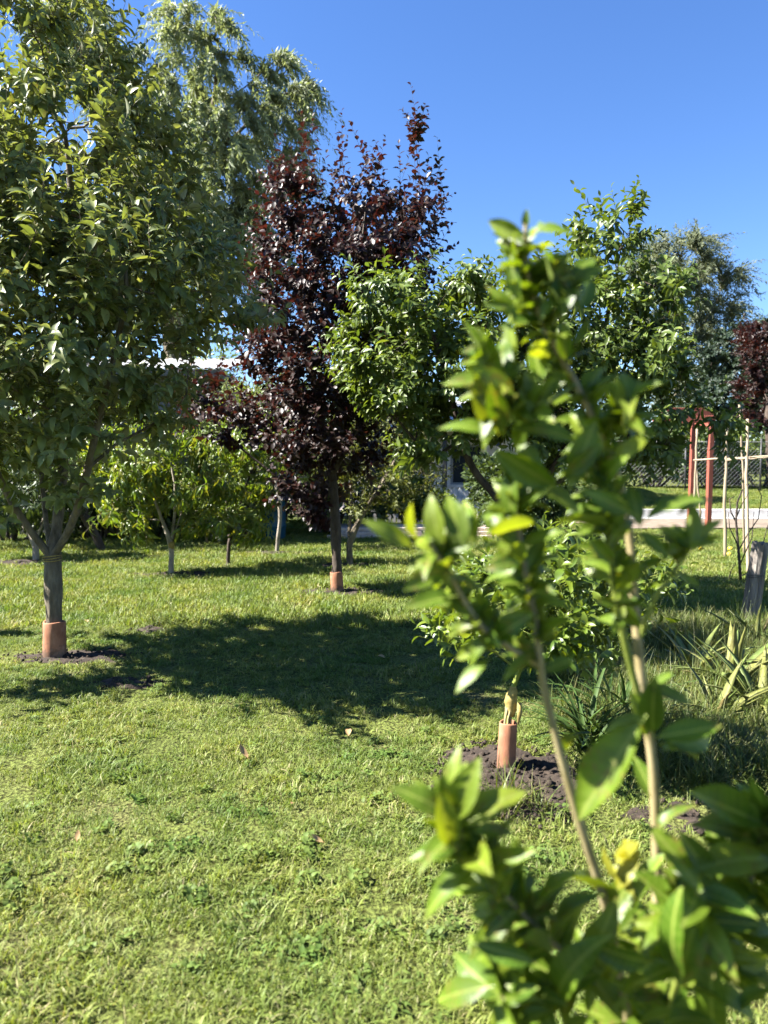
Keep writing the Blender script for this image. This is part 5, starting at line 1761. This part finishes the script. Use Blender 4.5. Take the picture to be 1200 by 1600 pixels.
LV_CIT = variants(18, 8, 0.37, 0.85, 0.95, (0.2, 0.9), (-0.15, 0.7), 71, wave=0.018, petiole=0.1)
MAN = [  # base px, tip px, depth
    (820, 368, 757, 343, .95), (828, 366, 890, 338, .95), (822, 360, 822, 326, .96), (832, 366, 836, 338, .94), (826, 372, 800, 352, .95), (815, 425, 778, 392, .95), (812, 470, 788, 383, .94), (822, 436, 820, 380, .97),
    (845, 462, 852, 406, .95), (868, 470, 925, 415, .94), (880, 492, 888, 394, .93), (890, 450, 946, 404, .94), (903, 482, 935, 424, .96), (806, 505, 774, 434, .95), (800, 478, 748, 474, .93), (845, 500, 872, 440, .95), (860, 520, 850, 450, .97),
    (786, 602, 735, 494, .91), (792, 594, 768, 506, .90), (808, 592, 800, 488, .92), (802, 622, 736, 566, .90), (800, 652, 744, 600, .91), (770, 680, 690, 632, .90), (776, 672, 738, 582, .91), (788, 672, 766, 596, .90), (820, 652, 826, 576, .92),
    (830, 642, 868, 588, .93), (884, 562, 880, 503, .95), (900, 542, 918, 486, .96), (845, 600, 832, 520, .95), (860, 560, 812, 520, .97), (958, 642, 984, 592, .95), (940, 652, 1008, 628, .95), (964, 650, 962, 585, .96),
    (900, 692, 820, 640, .94), (850, 742, 796, 676, .92), (870, 762, 768, 700, .91), (880, 746, 944, 700, .93), (890, 762, 930, 660, .93), (960, 722, 1002, 678, .95), (955, 762, 905, 682, .94), (930, 700, 890, 640, .96), (925, 740, 880, 690, .93), (905, 800, 840, 742, .92),
    (988, 802, 908, 762, .90), (1000, 822, 984, 748, .93), (1010, 812, 1102, 742, .92), (1062, 802, 1116, 754, .94), (1000, 832, 1052, 876, .93), (1078, 858, 1112, 838, .95), (1080, 852, 1085, 782, .95), (1082, 856, 1040, 812, .96), (950, 822, 872, 806, .92), (960, 842, 990, 782, .94), (958, 880, 920, 840, .93), (955, 905, 905, 885, .94),
    (640, 852, 583, 812, .86), (652, 842, 640, 782, .86), (690, 852, 660, 770, .86), (722, 856, 702, 764, .85), (730, 846, 724, 776, .87), (744, 852, 720, 772, .88), (760, 842, 838, 808, .88), (700, 884, 634, 916, .86), (738, 908, 690, 888, .87),
    (708, 932, 630, 946, .86), (740, 862, 784, 828, .88), (802, 812, 780, 720, .91), (806, 822, 816, 738, .92), (800, 832, 738, 774, .91), (810, 822, 862, 790, .91), (806, 800, 845, 745, .92), (800, 780, 760, 740, .91), (690, 890, 728, 840, .86), (720, 930, 770, 900, .88), (812, 880, 760, 880, .91), (820, 900, 870, 870, .92), (826, 940, 790, 905, .91),
    (762, 1032, 700, 1076, .89), (832, 1022, 784, 1052, .91), (872, 992, 838, 1002, .92), (772, 1002, 710, 1030, .89), (840, 1000, 890, 960, .92), (800, 1015, 770, 960, .91), (836, 985, 800, 940, .91), (850, 1050, 905, 1020, .93),
    (1000, 1132, 906, 1268, .86), (1002, 1122, 948, 1128, .88), (1008, 1072, 1082, 1088, .94), (1020, 1142, 1018, 1072, .95), (1028, 1152, 1132, 1134, .92), (1040, 1162, 1152, 1142, .95), (1036, 1172, 1092, 1160, .93), (1012, 1080, 1050, 1040, .98), (1010, 1150, 985, 1075, .99),
    (706, 1282, 746, 1184, .83), (702, 1268, 690, 1206, .83), (704, 1322, 690, 1246, .82), (724, 1302, 716, 1250, .84), (726, 1346, 650, 1310, .83), (742, 1300, 796, 1292, .84), (780, 1372, 776, 1310, .84), (752, 1382, 700, 1368, .84), (786, 1432, 758, 1390, .85),
    (820, 1402, 832, 1356, .87), (838, 1422, 892, 1356, .86), (868, 1442, 934, 1376, .87), (832, 1502, 748, 1478, .83), (762, 1542, 672, 1556, .82), (842, 1562, 768, 1516, .84), (872, 1562, 872, 1480, .86), (1012, 1502, 920, 1488, .86),
    (1062, 1542, 1080, 1416, .84), (1066, 1532, 1010, 1428, .84), (1090, 1392, 1040, 1288, .86), (1112, 1372, 1062, 1300, .88), (1202, 1342, 1110, 1330, .90), (1182, 1282, 1078, 1240, .92), (1192, 1302, 1204, 1228, .92), (1204, 1424, 1138, 1368, .90),
    (800, 1440, 850, 1400, .88), (770, 1400, 820, 1360, .86), (860, 1490, 800, 1440, .87), (900, 1520, 960, 1460, .9), (930, 1540, 900, 1470, .92), (860, 1580, 800, 1600, .84), (920, 1590, 860, 1620, .86), (980, 1580, 950, 1500, .9), (1000, 1600, 1060, 1580, .88), (1040, 1600, 1100, 1560, .86), (1110, 1500, 1170, 1470, .9), (1130, 1470, 1100, 1400, .92), (1150, 1450, 1210, 1450, .9), (1170, 1400, 1130, 1330, .92), (1180, 1600, 1130, 1520, .86), (1150, 1580, 1210, 1540, .86), (1120, 1620, 1090, 1540, .88), (1200, 1500, 1150, 1500, .9), (1210, 1290, 1160, 1240, .93), (1200, 1370, 1220, 1300, .92), (1090, 1440, 1140, 1390, .9), (1060, 1480, 1100, 1440, .88), (970, 1460, 1010, 1400, .97), (960, 1420, 900, 1330, .97), (990, 1420, 1030, 1330, 1.0), (950, 1440, 990, 1360, 1.0),
    (1030, 1300, 1060, 1240, 1.02), (1024, 1250, 990, 1180, 1.03), (880, 1180, 900, 1130, .96), (1000, 980, 960, 930, 1.0), (990, 900, 1040, 860, 1.0), (985, 870, 930, 830, 1.0)]
YEL = [(985, 1340, 950, 1310, 1.0), (965, 1390, 990, 1330, 1.0), (975, 1385, 930, 1340, 1.01), (960, 1350, 1000, 1300, 1.0), (990, 1400, 960, 1350, .99), (812, 420, 836, 404, .96), (740, 918, 722, 908, .88), (870, 370, 884, 380, 2.0)][:7]
rs = np.random.default_rng(72)


def manual(lst, push=0.0):
    P, D, N, S = [], [], [], []
    for (bx, by_, tx_, ty_, d) in lst:
        p0 = cq(bx, by_, d + push)
        p1 = cq(tx_, ty_, d + push + rs.uniform(-0.045, 0.03))
        v = p1 - p0
        view = norm(np.array([0, 0, CAM_H]) - (p0 + cbase))
        n_ = view * rs.uniform(0.4, 1.2) + UP * rs.uniform(0.2, 0.9) + np.array([-0.35, 0, 0]) + rs.normal(0, 0.35, 3)
        P.append(p0)
        D.append(v)
        N.append(n_)
        S.append(np.linalg.norm(v) * rs.uniform(0.84, 1.02) * (1.1 if by_ > 1050 else 1.0))
    return np.array(P), np.array(D), np.array(N), np.array(S)


P, D, N, S = manual(MAN)
cit_me = leaf_objects(ot, cbase, LV_CIT, M_CITRUS, P, D, N, S, rs)
P, D, N, S = manual(YEL)
leaf_objects(ot, cbase, LV_CIT[:4], M_CITRUS_Y, P, D, N, S, rs)
# further leaves along the stems, mostly behind the ones above
fill = []
for si, t0_, t1_, cnt in [(1, 0.64, 0.95, 125), (2, 0.3, 1.0, 72), (0, 0.64, 1.0, 76), (4, 0.25, 1.0, 50), (9, 0.15, 1, 56), (8, 0.1, 1, 20), (10, 0.1, 1, 16), (3, 0.6, 1.0, 12), (5, 0.1, 1.0, 80), (6, 0.2, 1.0, 85), (7, 0.1, 1.0, 55), (11, 0.2, 1, 45), (0, 0.12, 0.25, 75), (1, 0.1, 0.23, 75)]:
    Q = pts_of[si]
    for k in range(cnt):
        t = rs.uniform(t0_, t1_) * (len(Q) - 1)
        i = min(int(t), len(Q) - 2)
        p = Q[i] + (Q[i + 1] - Q[i]) * (t - i)
        T = norm(Q[i + 1] - Q[i])
        v = norm(rs.normal(size=3) + np.array([0, 0.25, 0.1]))
        v = norm(v - T * np.dot(v, T) * 0.6 + T * 0.55)
        fill.append((p, v, norm(T * 0.4 + UP * 0.6 + np.array([-.25, -.5, 0]) + rs.normal(0, 0.35, 3)), rs.uniform(0.028, 0.062) * (1.45 if si in (5, 6, 7, 11) or t1_ < 0.5 else 1.0)))
P, D, N, S = [np.array(q) for q in zip(*fill)]
n_single = 300 - len(MAN) - len(YEL)
order = rs.permutation(len(P))
a_, b_ = order[:n_single], order[n_single:]
leaf_objects(ot, cbase, LV_CIT, M_CITRUS, P[a_], D[a_], N[a_], S[a_], rs, pre_mesh=cit_me)
V, F, U, rn = place_leaves(LV_CIT, P[b_], D[b_], N[b_], S[b_], rs)
link('foliage', np_mesh('foliage', V, F, M_CITRUS, {'rnd': rn}, U), ot)['kind'] = 'stuff'
